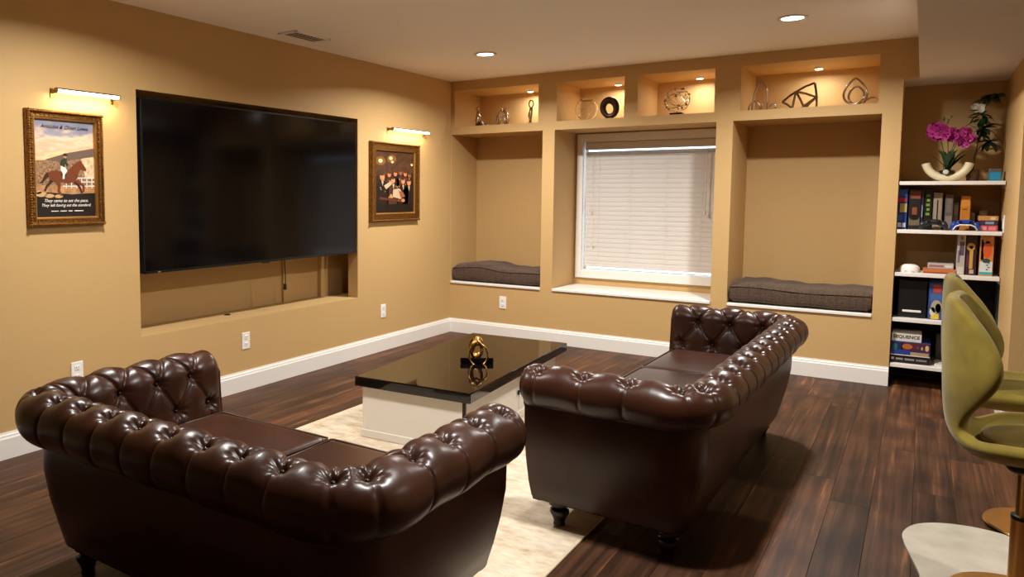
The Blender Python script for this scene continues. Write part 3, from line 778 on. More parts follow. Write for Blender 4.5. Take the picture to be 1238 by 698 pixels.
make_sofa(2.02, .645, 3, 13, 4, .63, (3.200, -2.64, 0), math.radians(88.8), 'longer brown tufted leather sofa facing the television across the rug', .009, 5, .082, .693)

# ------------------------------------------------------------------ rug
rg = thing('area_rug', 'cream mottled area rug under the low table and sofas', 'rug', (0, 0, 0))
RG = (.894, 2.742, -4.45, -1.80)
MB().box(RG[0], RG[1], RG[2], RG[3], .0005, .008).build('pile', M_RUG, rg)
MB().box(RG[0]-.006, RG[0]+.010, RG[2], RG[3], .0005, .0095, .002).box(RG[1]-.010, RG[1]+.006, RG[2], RG[3], .0005, .0095, .002).box(RG[0], RG[1], RG[2]-.006, RG[2]+.010, .0005, .0095, .002).box(RG[0], RG[1], RG[3]-.010, RG[3]+.006, .0005, .0095, .002).build('binding', M_RUGEDGE, rg)
hide = MB(); hp = []
cx, cy = 4.10, -2.93
hid = [(-.322, .06), (-.325, .16), (-.285, .27), (-.20, .345), (-.08, .375), (.06, .355), (.2, .36), (.36, .33), (.45, .15), (.42, -.1), (.46, -.3), (.3, -.42), (.1, -.40), (-.1, -.44), (-.26, -.36), (-.27, -.22), (-.30, -.06)]
def smooth_loop(pts, n=6):
    N = len(pts); out = []
    for i in range(N):
        p0, p1, p2, p3 = [Vector((*pts[(i+k) % N], 0)) for k in (-1, 0, 1, 2)]
        for j in range(n):
            u = j/n; out.append(.5*((2*p1)+(-p0+p2)*u+(2*p0-5*p1+4*p2-p3)*u*u+(-p0+3*p1-3*p2+p3)*u**3))
    return [(q.x, q.y) for q in out]
hide.prism(smooth_loop(hid), lambda q: Vector((cx+q[0], cy+q[1], .0005)), lambda q: Vector((cx+q[0], cy+q[1], .010)))
tag(hide.build('hide_rug', mat('cream hide', '#b5ac9b', rough=.85, spec=.15, var=.14, vscale=7, bump=.2, bscale=120)), 'small cream hide rug with a rounded outline under the green stool', 'rug')

# ------------------------------------------------------------------ low table
M_TOP = mat('black gloss top', '#0d0a09', rough=.04, spec=.5)
M_TBASE = mat('table base paint', '#d9d2c6', rough=.4)
tb = thing('coffee_table', 'low coffee table with a glossy black top and white base', 'table', (1.555, -2.345, .0083), math.radians(4.0))
hw, hl = .352, .765
MB().box(-hw, hw, -hl, hl, .290, .345, .006, 2).build('table_top', M_TOP, tb)
MB().box(-hw+.03, hw-.06, -hl+.035, hl-.06, .0, .289, .002).build('base', M_TBASE, tb)
MB().box(-hw+.024, hw-.054, -hl+.029, hl-.054, 0, .045, .003).build('plinth', M_TBASE, tb)
for yy in (-hl+.045,): MB().box(hw-.062, hw-.045, yy-.009, yy+.009, .045, .290, .002).build('corner_post', M_BLACK, tb)
MB().box(hw-.061, hw-.056, -hl+.07, -.01, .06, .285, .003).build('side_panel', M_TBASE, tb)
MB().box(hw-.061, hw-.056, .045, hl-.10, .06, .285, .003).build('side_panel', M_TBASE, tb)
MB().box(hw-.057, hw-.047, .018, .036, .15, .178, .002).build('handle', M_BLACK, tb)
# ornament on the table
orn = thing('knot_ornament', 'gold interlaced ring ornament on a black block on the low table', 'ornament', (1.635, -2.43, .3540), math.radians(34))
MB().box(-.098, .098, -.035, .035, 0, .032, .003).build('plinth', mat('gloss black', '#0a0a0a', rough=.12), orn)
def ring_pts(c, rx, rz_, tiltz, tiltx, n=40, wob=0):
    M = Matrix.Translation(c) @ Euler((tiltx, 0, tiltz)).to_matrix().to_4x4()
    return [M @ Vector((rx*math.cos(2*PI*k/n), wob*math.sin(4*PI*k/n), rz_*math.sin(2*PI*k/n))) for k in range(n)]
rw = lambda t_: .0055+.0035*math.sin(2*PI*t_)
MB().tube(ring_pts((.006, -.042, .052), .056, .066, .1, -.15), .0055, 8, True).build('ring', M_BRIGHTGOLD, orn, True)
MB().tube(ring_pts((0, 0, .084), .048, .055, .9, .2), lambda t_: .009+.005*math.sin(2*PI*t_), 8, True, 1.6).build('ring', M_BRIGHTGOLD, orn, True)
MB().tube(ring_pts((-.004, 0, .088), .040, .055, -.6, .3), lambda t_: .008+.004*math.cos(2*PI*t_), 8, True, 1.6).build('ring', M_BRIGHTGOLD, orn, True)
MB().tube(ring_pts((.0, 0, .122), .022, .022, 0, .2), .007, 8, True).build('ring', M_BRIGHTGOLD, orn, True)

# ------------------------------------------------------------------ green stools
M_VELVET = mat('olive velvet', '#84722f', rough=.85, sheen=.18, spec=.2, bump=.2, bscale=14, var=.28, vscale=7)
M_STGOLD = mat('stool gold', '#e2ad62', rough=.32, metal=1)
def make_stool(loc, rz, label):
    t = thing('bar_stool', label, 'stool', loc, rz, 'green velvet swivel stools')
    st = [(.225, .530, .11, .0), (.22, .560, .19, .02), (.15, .545, .245, .05), (.05, .520, .265, .075), (-.06, .508, .252, .085), (-.135, .515, .215, .07), (-.180, .545, .155, .04),
          (-.204, .590, .120, .03), (-.214, .645, .150, .06), (-.220, .715, .215, .11), (-.224, .785, .258, .15), (-.226, .860, .250, .145), (-.226, .935, .225, .105), (-.224, .990, .190, .055), (-.220, 1.030, .135, .015)]
    P = []
    N = len(st)
    for i, (x, z, w, e) in enumerate(st):
        a = st[max(0, i-1)]; b_ = st[min(N-1, i+1)]
        tx, tz = b_[0]-a[0], b_[1]-a[1]; L_ = math.hypot(tx, tz)
        nx, nz = tz/L_, -tx/L_                  # faces up on the seat, forward on the back
        row = []
        for k in range(13):
            u = k/6-1
            row.append((x+nx*e*abs(u)**1.8, w*math.sin(u*1.35)/math.sin(1.35), z+nz*e*abs(u)**1.8))
        P.append(row)
    b = MB(); b.grid(P)
    o = b.build('shell_seat', M_VELVET, t, True)
    m1 = o.modifiers.new('thick', 'SOLIDIFY'); m1.thickness = .042; m1.offset = 0; m1.use_even_offset = False
    m2 = o.modifiers.new('sub', 'SUBSURF'); m2.levels = 2; m2.render_levels = 2
    # loose seat pad inside the shell
    b = MB(); b.ball((.035, 0, .558), 1, 3, (.165, .185, .040)); b.build('seat_pad', M_VELVET, t, True)
    MB().lathe([(.050, .458), (.058, .468), (.058, .49), (.04, .495)], (0, 0, 0), 24).build('swivel_plate', M_BLACK, t, True, .7)
    MB().lathe([(.026, .30), (.026, .46)], (0, 0, 0), 24).build('piston', M_STGOLD, t, True, .7)
    MB().lathe([(.037, .30), (.037, .312), (.028, .314)], (0, 0, 0), 24).build('collar', M_BLACK, t, True, .7)
    MB().lathe([(.036, .30), (.036, .06), (.042, .045), (.060, .034), (.10, .030)], (0, 0, 0), 28, caps=False).build('column', M_STGOLD, t, True)
    MB().lathe([(.190, .0105), (.198, .015), (.194, .022), (.10, .030), (.0001, .030)], (0, 0, 0), 40).build('foot_disc', M_STGOLD, t, True, .7)
    return t
s1 = make_stool((4.100, -3.20, 0), math.radians(-4), 'olive green velvet swivel stool in front, standing on the hide rug')
s2 = copy_tree(s1, (4.110, -2.43, 0), math.radians(2), 'olive green velvet swivel stool half hidden behind the front one')
for c in s2.children:
    if c.name.split('.')[0] not in ('shell_seat', 'seat_pad'): c.location.x += .13

# ------------------------------------------------------------------ bench cushions
def plaid():
    m = bpy.data.materials.new('brown plaid tweed'); m.use_nodes = True; nt = m.node_tree; b = nt.nodes['Principled BSDF']; L = nt.links.new; N = nt.nodes.new
    tc = N('ShaderNodeTexCoord'); sp = N('ShaderNodeSeparateXYZ'); L(tc.outputs['Object'], sp.inputs[0])
    def stripe(o, per):
        a = N('ShaderNodeMath'); a.operation = 'MULTIPLY'; a.inputs[1].default_value = 1/per; L(o, a.inputs[0])
        f = N('ShaderNodeMath'); f.operation = 'FRACT'; L(a.outputs[0], f.inputs[0])
        g = N('ShaderNodeMath'); g.operation = 'LESS_THAN'; g.inputs[1].default_value = .10; L(f.outputs[0], g.inputs[0]); return g.outputs[0]
    s1_, s2_ = stripe(sp.outputs[0], .085), stripe(sp.outputs[2], .055)
    ad = N('ShaderNodeMath'); ad.operation = 'MAXIMUM'; L(s1_, ad.inputs[0]); L(s2_, ad.inputs[1])
    n = N('ShaderNodeTexNoise'); n.inputs['Scale'].default_value = 90; n.inputs['Detail'].default_value = 4; L(tc.outputs['Object'], n.inputs['Vector'])
    r = N('ShaderNodeValToRGB'); r.color_ramp.elements[0].position = .3; r.color_ramp.elements[1].position = .7; r.color_ramp.elements[0].color = lin('#3c2e24'); r.color_ramp.elements[1].color = lin('#655142'); L(n.outputs['Fac'], r.inputs['Fac'])
    mx = N('ShaderNodeMix'); mx.data_type = 'RGBA'; mx.inputs[7].default_value = lin('#43352f')
    fm = N('ShaderNodeMath'); fm.operation = 'MULTIPLY'; fm.inputs[1].default_value = .6; L(ad.outputs[0], fm.inputs[0]); L(fm.outputs[0], mx.inputs['Factor']); L(r.outputs['Color'], mx.inputs[6]); L(mx.outputs[2], b.inputs['Base Color'])
    b.inputs['Roughness'].default_value = .9; b.inputs['Specular IOR Level'].default_value = .15; b.inputs['Sheen Weight'].default_value = .15
    bp = N('ShaderNodeBump'); bp.inputs['Strength'].default_value = .4; bp.inputs['Distance'].default_value = .002; L(n.outputs['Fac'], bp.inputs['Height']); L(bp.outputs[0], b.inputs['Normal'])
    return m
M_PLAID = plaid()
def bench_cushion(k, hfun, label):
    x0, x1, z0, z1, d = HOLES[k]; x0 += .012; x1 -= .008
    t = thing('bench_cushion', label, 'cushion', ((x0+x1)/2, 0, z0+.0085), 0, 'brown plaid bench cushions')
    w = x1-x0; nu, nw = 40, 28
    y0, y1 = .012, d-.012
    P = []
    for i in range(nu+1):
        u = i/nu; X = -w/2+w*u; h_ = hfun(u); row = []
        eu = min(u, 1-u)*w; q = math.sqrt(max(0, 1-(1-min(eu, .03)/.03)**2))*.25+.75
        for j in range(nw):
            a = 2*PI*j/nw; ca, sa = math.cos(a), math.sin(a); n = 6
            rr_ = (abs(ca)**n+abs(sa)**n)**(-1/n)
            yy = (y0+y1)/2+(y1-y0)/2*ca*rr_*(.97+.03*q); zz = h_/2+h_/2*sa*rr_*q
            zz += .004*math.sin(X*31+j)*(sa > .3) + .003*math.sin(X*17)*(ca < -.5)
            row.append((X, yy, max(.0, zz)))
        P.append(row)
    b = MB(); V = b.grid(P, closed_v=True); b.bm.faces.new(V[0]); b.bm.faces.new(V[-1])
    b.build('cover', M_PLAID, t, True, 1.2)
    for zf in (.80,):
        MB().tube([(-w/2+w*i/30+(.004 if i == 0 else -.004 if i == 30 else 0), y0-.001, hfun(i/30)*zf) for i in range(31)], .0035, 6).build('piping', M_PLAID, t, True)
bench_cushion('L1', lambda u: .155+.03*math.exp(-((u-.30)/.22)**2)-.012*math.exp(-((u-.62)/.15)**2), 'brown plaid bench cushion in the corner niche')
bench_cushion('L4', lambda u: .155+.012*math.exp(-((u-.15)/.2)**2)-.012*math.exp(-((u-.6)/.2)**2), 'brown plaid bench cushion in the niche beside the shelves')

# ------------------------------------------------------------------ ornaments in the upper niches
NZ = 2.0072
def orna(name, label, x, y, rz=0, cat='sculpture'):
    y2 = .085+(y-.2)*.6                      # stand them near the front edge, as the photograph shows their feet
    return thing(name, label, cat, (3.78+(x-3.78)*(y2+6.347)/(y+6.347), y2, NZ), rz)
t = orna('seated_figure', 'small pewter seated figure in the corner niche', .19, .20)
b = MB(); b.tube([(-.01, 0, .012), (-.012, 0, .05), (-.005, 0, .09), (-.008, 0, .125), (-.012, 0, .142)], lambda q: .022-.012*q+.008*math.sin(PI*q), 10)
b.tube([(0, -.01, .025), (.035, -.012, .075), (.05, -.012, .03), (.055, -.012, .008), (.075, -.014, .005)], lambda q: .013-.006*q, 8)
b.tube([(0, .01, .02), (.04, .012, .015), (.085, .012, .010), (.105, .012, .012)], lambda q: .014-.007*q, 8)
b.tube([(-.01, -.012, .115), (.01, -.02, .09), (.035, -.014, .08)], .006, 6).tube([(-.01, .012, .115), (-.03, .018, .08), (-.035, .018, .04)], .006, 6)
b.build('body', M_PEWTER, t, True); MB().ball((-.013, 0, .165), .019, 2, (.9, .9, 1.15)).build('head', M_PEWTER, t, True)
MB().lathe([(.04, 0), (.04, .006), (.03, .008)], (-.005, 0, 0), 16).build('foot', M_BRONZE, t, True, .7)
t = orna('embracing_figures', 'pewter pair of figures leaning together into an arch', .452, .20)
for s in (-1, 1):
    MB().tube([(s*.048, 0, 0), (s*.056, 0, .04), (s*.050, 0, .08), (s*.030, 0, .118), (s*.004, 0, .130)], lambda q: .013-.002*q+.005*math.sin(PI*q), 9).ball((s*.022, 0, .145), .015, 2).build('figure', M_PEWTER, t, True)
    MB().tube([(s*.022, -.008, 0), (s*.030, -.008, .045), (s*.018, -.01, .085), (-s*.006, -.012, .075)], lambda q: .010-.004*q, 8).build('limb', M_PEWTER, t, True)
t = orna('standing_figure', 'tall thin pewter figure with a looped head', .738, .20)
MB().tube([(0, 0, .006), (0, 0, .06), (.004, 0, .11), (.006, 0, .145)], lambda q: .010+.008*math.sin(PI*q*.9), 10).build('body', M_PEWTER, t, True)
MB().tube([(.006+.022*math.sin(2*PI*k/24), 0, .178+.034*-math.cos(2*PI*k/24)) for k in range(24)], .006, 8, True).build('loop', M_PEWTER, t, True)
MB().tube([(.005, 0, .12), (-.018, .004, .10), (-.024, .006, .06)], .005, 6).build('arm', M_PEWTER, t, True)
MB().lathe([(.028, 0), (.028, .008), (.012, .012)], (0, 0, 0), 16).build('foot', M_BRONZE, t, True, .7)

t = orna('glass_orb', 'clear glass bubble bowl beside the bronze ring', 1.275, .22)
def bowl(b, r, c, th=.004):
    n = 18; a0, a1 = math.radians(-80), math.radians(62)
    pr_ = [(r*math.cos(a0+(a1-a0)*k/n), r*math.sin(a0+(a1-a0)*k/n)) for k in range(n+1)]
    r_ = r-th; pr_ += [(r_*math.cos(a1-(a1-a0)*k/n), r_*math.sin(a1-(a1-a0)*k/n)) for k in range(n+1)]
    b.lathe([(max(x, .0001), z) for x, z in pr_], c, 32)
b = MB(); bowl(b, .098, (0, 0, .0965)); b.build('bowl', M_GLASS, t, True)
MB().tube([(.0465*math.cos(2*PI*k/32), .0465*math.sin(2*PI*k/32), .183) for k in range(32)], .004, 8, True).build('rim', M_GLASS, t, True)
t = orna('glass_disc', 'small clear glass hoop standing at the end of its niche', 1.175, .40)
MB().tube(ring_pts((0, 0, .068), .055, .062, .3, 0, 36), .006, 8, True).build('hoop', M_GLASS, t, True)
t = orna('ring_sculpture', 'dark bronze upright oval ring', 1.492, .20)
MB().tube([(.058*math.sin(2*PI*k/40)+.006*math.cos(2*PI*k/40), 0, .094-.068*math.cos(2*PI*k/40)) for k in range(40)], lambda q: .027-.004*math.cos(2*PI*q), 12, True).build('ring', M_BRONZE, t, True)
MB().box(-.03, .03, -.022, .022, 0, .012, .003).build('foot', M_BRONZE, t)
t = orna('wire_globe', 'openwork wire globe with dark beads on a black base', 2.066, .20)
b = MB(); rg_ = random.Random(4)
for k in range(9):
    a, c = rg_.uniform(0, PI), rg_.uniform(-1.2, 1.2)
    b.tube(ring_pts((0, 0, .125), .098, .098, a, c, 36), .0017, 5, True)
o = b.build('wire_cage', M_PEWTER, t, True)
b = MB()
for k in range(16):
    a, c = rg_.uniform(0, 2*PI), rg_.uniform(-1.0, 1.3); q = Vector((math.cos(a)*math.cos(c), math.sin(a)*math.cos(c), math.sin(c)))*.10
    MB().ball((q.x, q.y, .125+q.z), .0085, 2).build('bead', M_BRONZE if k % 2 else M_PEWTER, t, True)
MB().box(-.05, .05, -.035, .035, 0, .020, .003).build('base', mat('gloss black', '#0a0a0a', rough=.12), t)
MB().tube([(0, 0, .02), (0, 0, .03)], .006, 8).build('peg', M_PEWTER, t)

t = orna('loop_arch', 'tall slim metal arch with small curls at its foot', 2.700, .20)
MB().tube([(-.060, 0, 0), (-.056, 0, .06), (-.046, 0, .13), (-.020, 0, .205), (.004, 0, .225), (.028, 0, .205), (.044, 0, .14), (.048, 0, .07), (.047, 0, 0)], lambda q: .0055+.002*math.sin(PI*q), 8).build('arch', M_PEWTER, t, True)
MB().tube([(-.085, 0, .0), (-.08, 0, .04), (-.055, 0, .072), (-.025, 0, .07), (-.006, 0, .045), (-.002, 0, 0)], .006, 8).build('curl', M_PEWTER, t, True)
MB().tube([(.002, .01, 0), (.01, .01, .04), (.022, .01, .068)], .005, 8).build('curl', M_PEWTER, t, True)
MB().tube([(.065, 0, .005), (.10, 0, .004), (.112, 0, .025), (.098, 0, .045), (.075, 0, .042), (.066, 0, .028)], .006, 8).build('curl', M_PEWTER, t, True)
t = orna('geometric_sculpture', 'angular bronze bar sculpture of open triangles', 2.985, .20)
V_ = dict(a=(-.128, 0, .055), b=(-.055, -.03, 0), c=(-.040, .01, .128), d=(.082, 0, .182), e=(.098, .01, .075), f=(.100, 0, 0), g=(.01, -.04, 0), h=(.015, .05, .0))
for p, q in ('ab', 'ac', 'bc', 'cd', 'de', 'ce', 'ef', 'eg', 'eh', 'ch'):
    MB().tube([V_[p], tuple((Vector(V_[p])+Vector(V_[q]))/2+Vector((0, 0, .006))), V_[q]], .0085, 5).build('bar', M_OLDBRZ if p+q != 'ce' else M_PEWTER, t, True, .5)
t = orna('teardrop_loops', 'two interlocked teardrop metal loops', 3.335, .20)
def tear(w, h_, ry, dx):
    pts = []
    for k in range(36):
        a = 2*PI*k/36; pts.append(Matrix.Rotation(ry, 4, 'Z') @ Vector((dx+w*math.sin(a)*math.sin(a/2)**.8, .012*math.sin(a), .007+h_*(1-math.cos(a))/2 if True else 0)))
    return pts
def teardrop(w, h_, rz_, dx):
    pts = []
    for k in range(36):
        a = 2*PI*k/36; zz = h_*(1+math.cos(a))/2
        wd = w*math.sin(a)*(1-.55*(zz/h_)**2)
        pts.append(Matrix.Rotation(rz_, 4, 'Z') @ Vector((dx+wd, .01*math.sin(2*a), .008+zz)))
    return pts
MB().tube(teardrop(.082, .185, .25, 0), .0078, 8, True).build('loop', M_PEWTER, t, True)
MB().tube(teardrop(.070, .125, -.6, .008), .0078, 8, True).build('loop', M_PEWTER, t, True)
t = orna('glass_arch', 'low glass arch at the end of the widest upper niche', 3.440, .24)
MB().tube([(.05*math.cos(PI*k/16), 0, .052*math.sin(PI*k/16)) for k in range(17)], .007, 8).build('arch', mat('smoked glass', '#c9a98a', rough=.05, trans=.8), t, True)

# ------------------------------------------------------------------ shelves in the nook
sh = MB
SHZ = [.165, .492, .815, 1.118, 1.455]
shelf = bpy.data.objects.new('built_in_shelves', None); COL.objects.link(shelf); shelf.location = (3.9275, .0, 0)
tag(shelf, 'five white shelf boards built into the nook', 'shelves')
for k, z in enumerate(SHZ):
    MB().box(-.290, .290, .012, .47, z-.026, z, .002).build('shelf_board', M_WHITE, shelf)
    for s in (-1, 1): MB().box(s*.2935-.004, s*.2935+.0005, .04, .46, z-.05, z-.026).build('cleat', M_WHITE, shelf)
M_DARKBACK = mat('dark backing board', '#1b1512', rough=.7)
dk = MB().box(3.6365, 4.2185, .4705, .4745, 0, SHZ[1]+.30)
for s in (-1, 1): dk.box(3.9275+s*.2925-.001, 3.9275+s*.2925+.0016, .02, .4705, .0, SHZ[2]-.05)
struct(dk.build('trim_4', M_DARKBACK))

def carton(x0, x1, y, dep, z, h, col, label, panels=(), name='game_box', group=None, cat='box', rz=0, rough=.4):
    t = thing(name, label, cat, ((x0+x1)/2, y, z), rz, group); w = x1-x0
    MB().box(-w/2, w/2, 0, dep, 0.0003, h, .002).build('carton', mat('card '+col, col, rough=rough), t)
    for (a, b_, c, d_, pc) in panels:      # fractions of the front face
        MB().box(-w/2+w*a, -w/2+w*b_, -.0009, .001, h*c, h*d_).build('printed_panel', mat('ink '+pc, pc, rough=.4), t)
    return t
def blob(t, w, h, cx, cz, rx, rz_, col):
    b = MB(); b.bm.faces.new([b.bm.verts.new((-w/2+w*(cx+rx*math.cos(2*PI*k/12)), -.0012, h*(cz+rz_*math.sin(2*PI*k/12)))) for k in range(12)])
    b.build('printed_shape', mat('ink '+col, col, rough=.4), t)
GB = 'boxes standing on the second shelf'
z = SHZ[3]
carton(3.628, 3.690, .09, .27, z, .285, '#1f3f8f', 'tall blue game box with a red band at the end of its shelf', [(.1, .9, .68, .78, '#c0304a'), (.08, .92, .82, .97, '#3a66c0'), (.15, .5, .05, .16, '#dfe4f0'), (.6, .9, .05, .16, '#dfe4f0'), (.3, .95, .42, .64, '#b9b06a'), (.1, .6, .22, .36, '#3a62b8')], group=GB)
t = carton(3.698, 3.768, .10, .27, z, .283, '#241a18', 'tall dark game box with a rust picture and pale oval', [(.1, .95, .76, .95, '#7a4433'), (.05, .95, .1, .32, '#6d604a'), (.3, .7, .36, .55, '#8a4a2a')], group=GB)
blob(t, .07, .283, .5, .30, .42, .07, '#140e0c')
carton(3.770, 3.782, .11, .25, z, .288, '#3b2a45', 'thin plum coloured case squeezed between two dark boxes', [(.2, .8, .3, .6, '#8b86a0')], group=GB)
t = carton(3.786, 3.832, .12, .25, z, .286, '#15170f', 'tall black box with green streaks of lettering', [], group=GB)
for k in range(5):
    MB().box(-.012+.004*(k % 2), .010, -.001, .001, .10+k*.032, .118+k*.032, M=Matrix.Rotation(.0, 4, 'Y')).build('printed_stroke', mat('ink green', '#7d9a3a', rough=.4), t)
carton(3.838, 3.890, .12, .25, z, .258, '#8d7f6d', 'tall beige box behind the black controller', [(.1, .9, .08, .92, '#9a8c78'), (.42, .55, .2, .8, '#7c5c40')], group=GB)
carton(3.905, 3.950, .12, .25, z, .245, '#5d5550', 'grey box beside the beige one', [(.1, .9, .05, .4, '#86766f'), (.2, .8, .5, .9, '#6e6660')], group=GB)
carton(3.955, 3.985, .20, .2, z, .19, '#8d8682', 'short pale grey box next to the orange box', [(.1, .9, .55, .9, '#b5aea8')], group=GB)
carton(3.992, 4.046, .13, .24, z, .236, '#c07a2a', 'upright orange box behind the blue controller', [(.08, .92, .70, .97, '#d08a36'), (.2, .7, .60, .63, '#7a4210')], group=GB)
carton(4.050, 4.076, .22, .15, z, .12, '#8a8468', 'tiny khaki box beside the orange one', group=GB)
carton(4.10, 4.145, .27, .12, z, .135, '#8f8078', 'small round cornered mauve box at the back of the shelf', [(.1, .9, .5, .9, '#a8988c')], group=GB)
GS = 'flat boxes stacked at the shelf end'
carton(4.087, 4.195, .07, .24, z, .040, '#b04a50', 'red flat box at the bottom of the small stack', [(.1, .45, .2, .8, '#e08a8a'), (.55, .9, .2, .8, '#d97a78')], group=GS)
carton(4.092, 4.193, .07, .24, z+.0405, .030, '#3a3040', 'dark flat box in the middle of the small stack', [(.35, .8, .25, .8, '#7f93a8')], group=GS)
carton(4.090, 4.196, .07, .24, z+.071, .030, '#c08a4a', 'tan flat box on top of the small stack', [(.6, .85, .2, .8, '#d9c49a')], group=GS)
def controller(x, y, z, m, label, trim=None):
    t = thing('game_controller', label, 'controller', (x, y, z), 0, 'game controllers')
    b = MB(); P = []
    for k in range(25):
        u = k/12-1
        zc = .052-.018*abs(u)**3*0; P.append((u*.058, 0, .056-.030*max(0, abs(u)-.45)*1.5))
    b.tube(P, lambda q: .024*(1-.25*abs(2*q-1)**3), 12, flat=.8)
    for s in (-1, 1): b.tube([(s*.050, 0, .052), (s*.066, -.002, .030), (s*.072, -.004, .006)], lambda q: .022-.010*q, 10)
    b.build('shell', m, t, True)
    if trim: MB().tube([(-.066, -.018, .006), (-.052, -.024, .030), (-.030, -.026, .040), (.030, -.026, .040), (.052, -.024, .030), (.066, -.018, .006)], .0045, 8).build('trim_band', trim, t, True)
    for s in (-1, 1): MB().lathe([(.008, -.022), (.008, -.030), (.010, -.032), (.0001, -.033)], (s*.028, 0, .060), 12, 'y').build('thumb_stick', M_BLACK, t, True, .8)
    for dx, dz in ((.046, .066), (.054, .058), (.038, .058), (.046, .050)): MB().ball((dx, -.022, dz), .0032, 1).build('button', mat('grey button', '#555a60', rough=.4), t)
    return t
controller(3.845, .055, z, mat('charcoal controller', '#26262a', rough=.35), 'charcoal game controller leaning by the beige box')
controller(4.020, .060, z, mat('blue controller', '#20419a', rough=.3), 'blue game controller with a white band below the orange box', M_PLATE)

z = SHZ[2]
t = thing('white_router', 'low rounded white device on the middle shelf', 'device', (3.722, .12, z))
b = MB(); b.lathe([(.060, 0), (.062, .01), (.060, .032), (.050, .046), (.030, .054), (.0001, .056)], (0, 0, 0), 28); b.build('case', M_PLATE, t, True, .9)
MB().box(-.03, .03, -.0605, -.058, .006, .012).build('vent_slot', mat('pale grey', '#b9b4ac', rough=.5), t)
GT_ = 'flat boxes stacked on the middle shelf'
carton(3.800, 3.985, .07, .26, z, .032, '#b86a3a', 'orange flat box, lower one of the pair beside the white device', [(.02, .98, .1, .35, '#8a4526')], group=GT_)
carton(3.826, 3.972, .09, .22, z+.0325, .036, '#b9b0aa', 'pale grey flat box on top of the orange one', [(.06, .62, .35, .75, '#a06a68'), (.68, .95, .3, .7, '#d6d0c8')], group=GT_)
GU = 'boxes standing on the middle shelf'
carton(3.985, 4.030, .08, .25, z, .278, '#b0a8a0', 'tall pale grey box with dark smudged print', [(.3, .85, .48, .82, '#5a4a58'), (.1, .4, .3, .6, '#7d7480'), (.1, .9, .02, .2, '#c6beb6'), (.35, .7, .86, .95, '#6d6468')], group=GU)
t = carton(4.034, 4.092, .09, .25, z, .276, '#3a1d22', 'tall maroon box with a golden figure', [(.35, .68, .16, .62, '#c39a4a'), (.05, .3, .2, .5, '#5d2a4a'), (.4, .8, .04, .14, '#b9a08a')], group=GU)
blob(t, .058, .276, .45, .70, .40, .10, '#b88b3c'); blob(t, .058, .276, .5, .69, .18, .04, '#5a3518')
t = carton(4.108, 4.182, .08, .25, z, .272, '#c98a4a', 'tall orange box fading to white and teal at the foot', [(.04, .96, .03, .10, '#3fa0a0'), (.04, .96, .10, .36, '#cfd3cf'), (.1, .9, .36, .95, '#d4812e'), (.1, .3, .4, .9, '#d8b25a')], group=GU)
blob(t, .074, .272, .55, .66, .32, .22, '#d0562a'); blob(t, .074, .272, .5, .38, .3, .06, '#2b4a4a'); blob(t, .074, .272, .5, .86, .3, .05, '#b98a70')
for k in range(4): MB().box(.0+.008*(k % 2), .012+.008*(k % 2), -.0014, .001, .04+k*.015, .048+k*.015).build('printed_stroke', mat('ink slate', '#5a6a72', rough=.4), t)

z = SHZ[1]
t = thing('black_printer', 'black box shaped machine with a white strip on its front', 'device', (3.748, .08, z))
MB().box(-.085, .085, 0, .24, 0, .265, .004).build('case', M_BLACK, t); MB().box(-.055, .055, -.003, .002, .040, .055, .001).build('front_strip', M_PLATE, t)
MB().box(-.075, .075, -.001, .002, .004, .032).build('drawer', mat('dark drawer', '#1c1c1e', rough=.3), t)
t = carton(3.842, 3.925, .07, .20, z, .256, '#33508a', 'blue pack with a red top label and yellow foot', [(.3, .85, .74, .95, '#b8433a'), (.2, .75, .02, .17, '#d8b832'), (.1, .9, .50, .72, '#47649c')], name='toy_pack')
blob(t, .083, .256, .55, .36, .38, .18, '#a9a28a'); blob(t, .083, .256, .68, .32, .2, .13, '#8a3030'); blob(t, .083, .256, .30, .22, .2, .12, '#cfc8b0')
z = SHZ[0]
GV = 'board games stacked on the lowest shelf'
carton(3.632, 3.870, .06, .26, z, .055, '#1c1518', 'black board game box at the bottom of the lowest stack', [(.05, .12, .4, .7, '#c9c2b8'), (.16, .34, .4, .65, '#8d8680'), (.38, .62, .4, .65, '#8d8680'), (.66, .92, .4, .65, '#7a736e')], group=GV)
t = carton(3.630, 3.868, .055, .26, z+.0555, .098, '#27346f', 'blue and red illustrated board game box in the lowest stack', [(.30, .99, .42, .95, '#5a2426'), (.02, .32, .45, .95, '#1d2f58'), (.52, .97, .06, .30, '#b09068'), (.0, 1, .0, .06, '#d9d4cc'), (.02, .5, .10, .40, '#2d3f94')], group=GV)
blob(t, .238, .098, .44, .68, .13, .2, '#b5653a'); blob(t, .238, .098, .92, .66, .045, .22, '#d0b48a'); blob(t, .238, .098, .70, .66, .03, .12, '#46507a'); blob(t, .238, .098, .80, .62, .025, .12, '#b9ac98'); blob(t, .238, .098, .14, .6, .06, .25, '#2a6a6a')
t = carton(3.640, 3.815, .065, .20, z+.154, .060, '#e2ddd4', 'white board game box with black capital lettering on top of the stack', [], group=GV)
text_mesh('lettering', 'SEQUENCE', .0315, mat('ink black', '#1a1716', rough=.5), t, Matrix.Translation((0, -.0008, .033)) @ FACE_Y, 0, .0008)
carton(3.895, 4.10, .05, .22, z, .014, '#ded9d0', 'flat white folder lying on the lowest shelf', name='paper_folder', cat='folder')
t = carton(3.90, 4.06, .28, .12, z+.0005, .20, '#3b3434', 'dark grey box at the back of the lowest shelf', [(.1, .9, .3, .8, '#4b4442')])

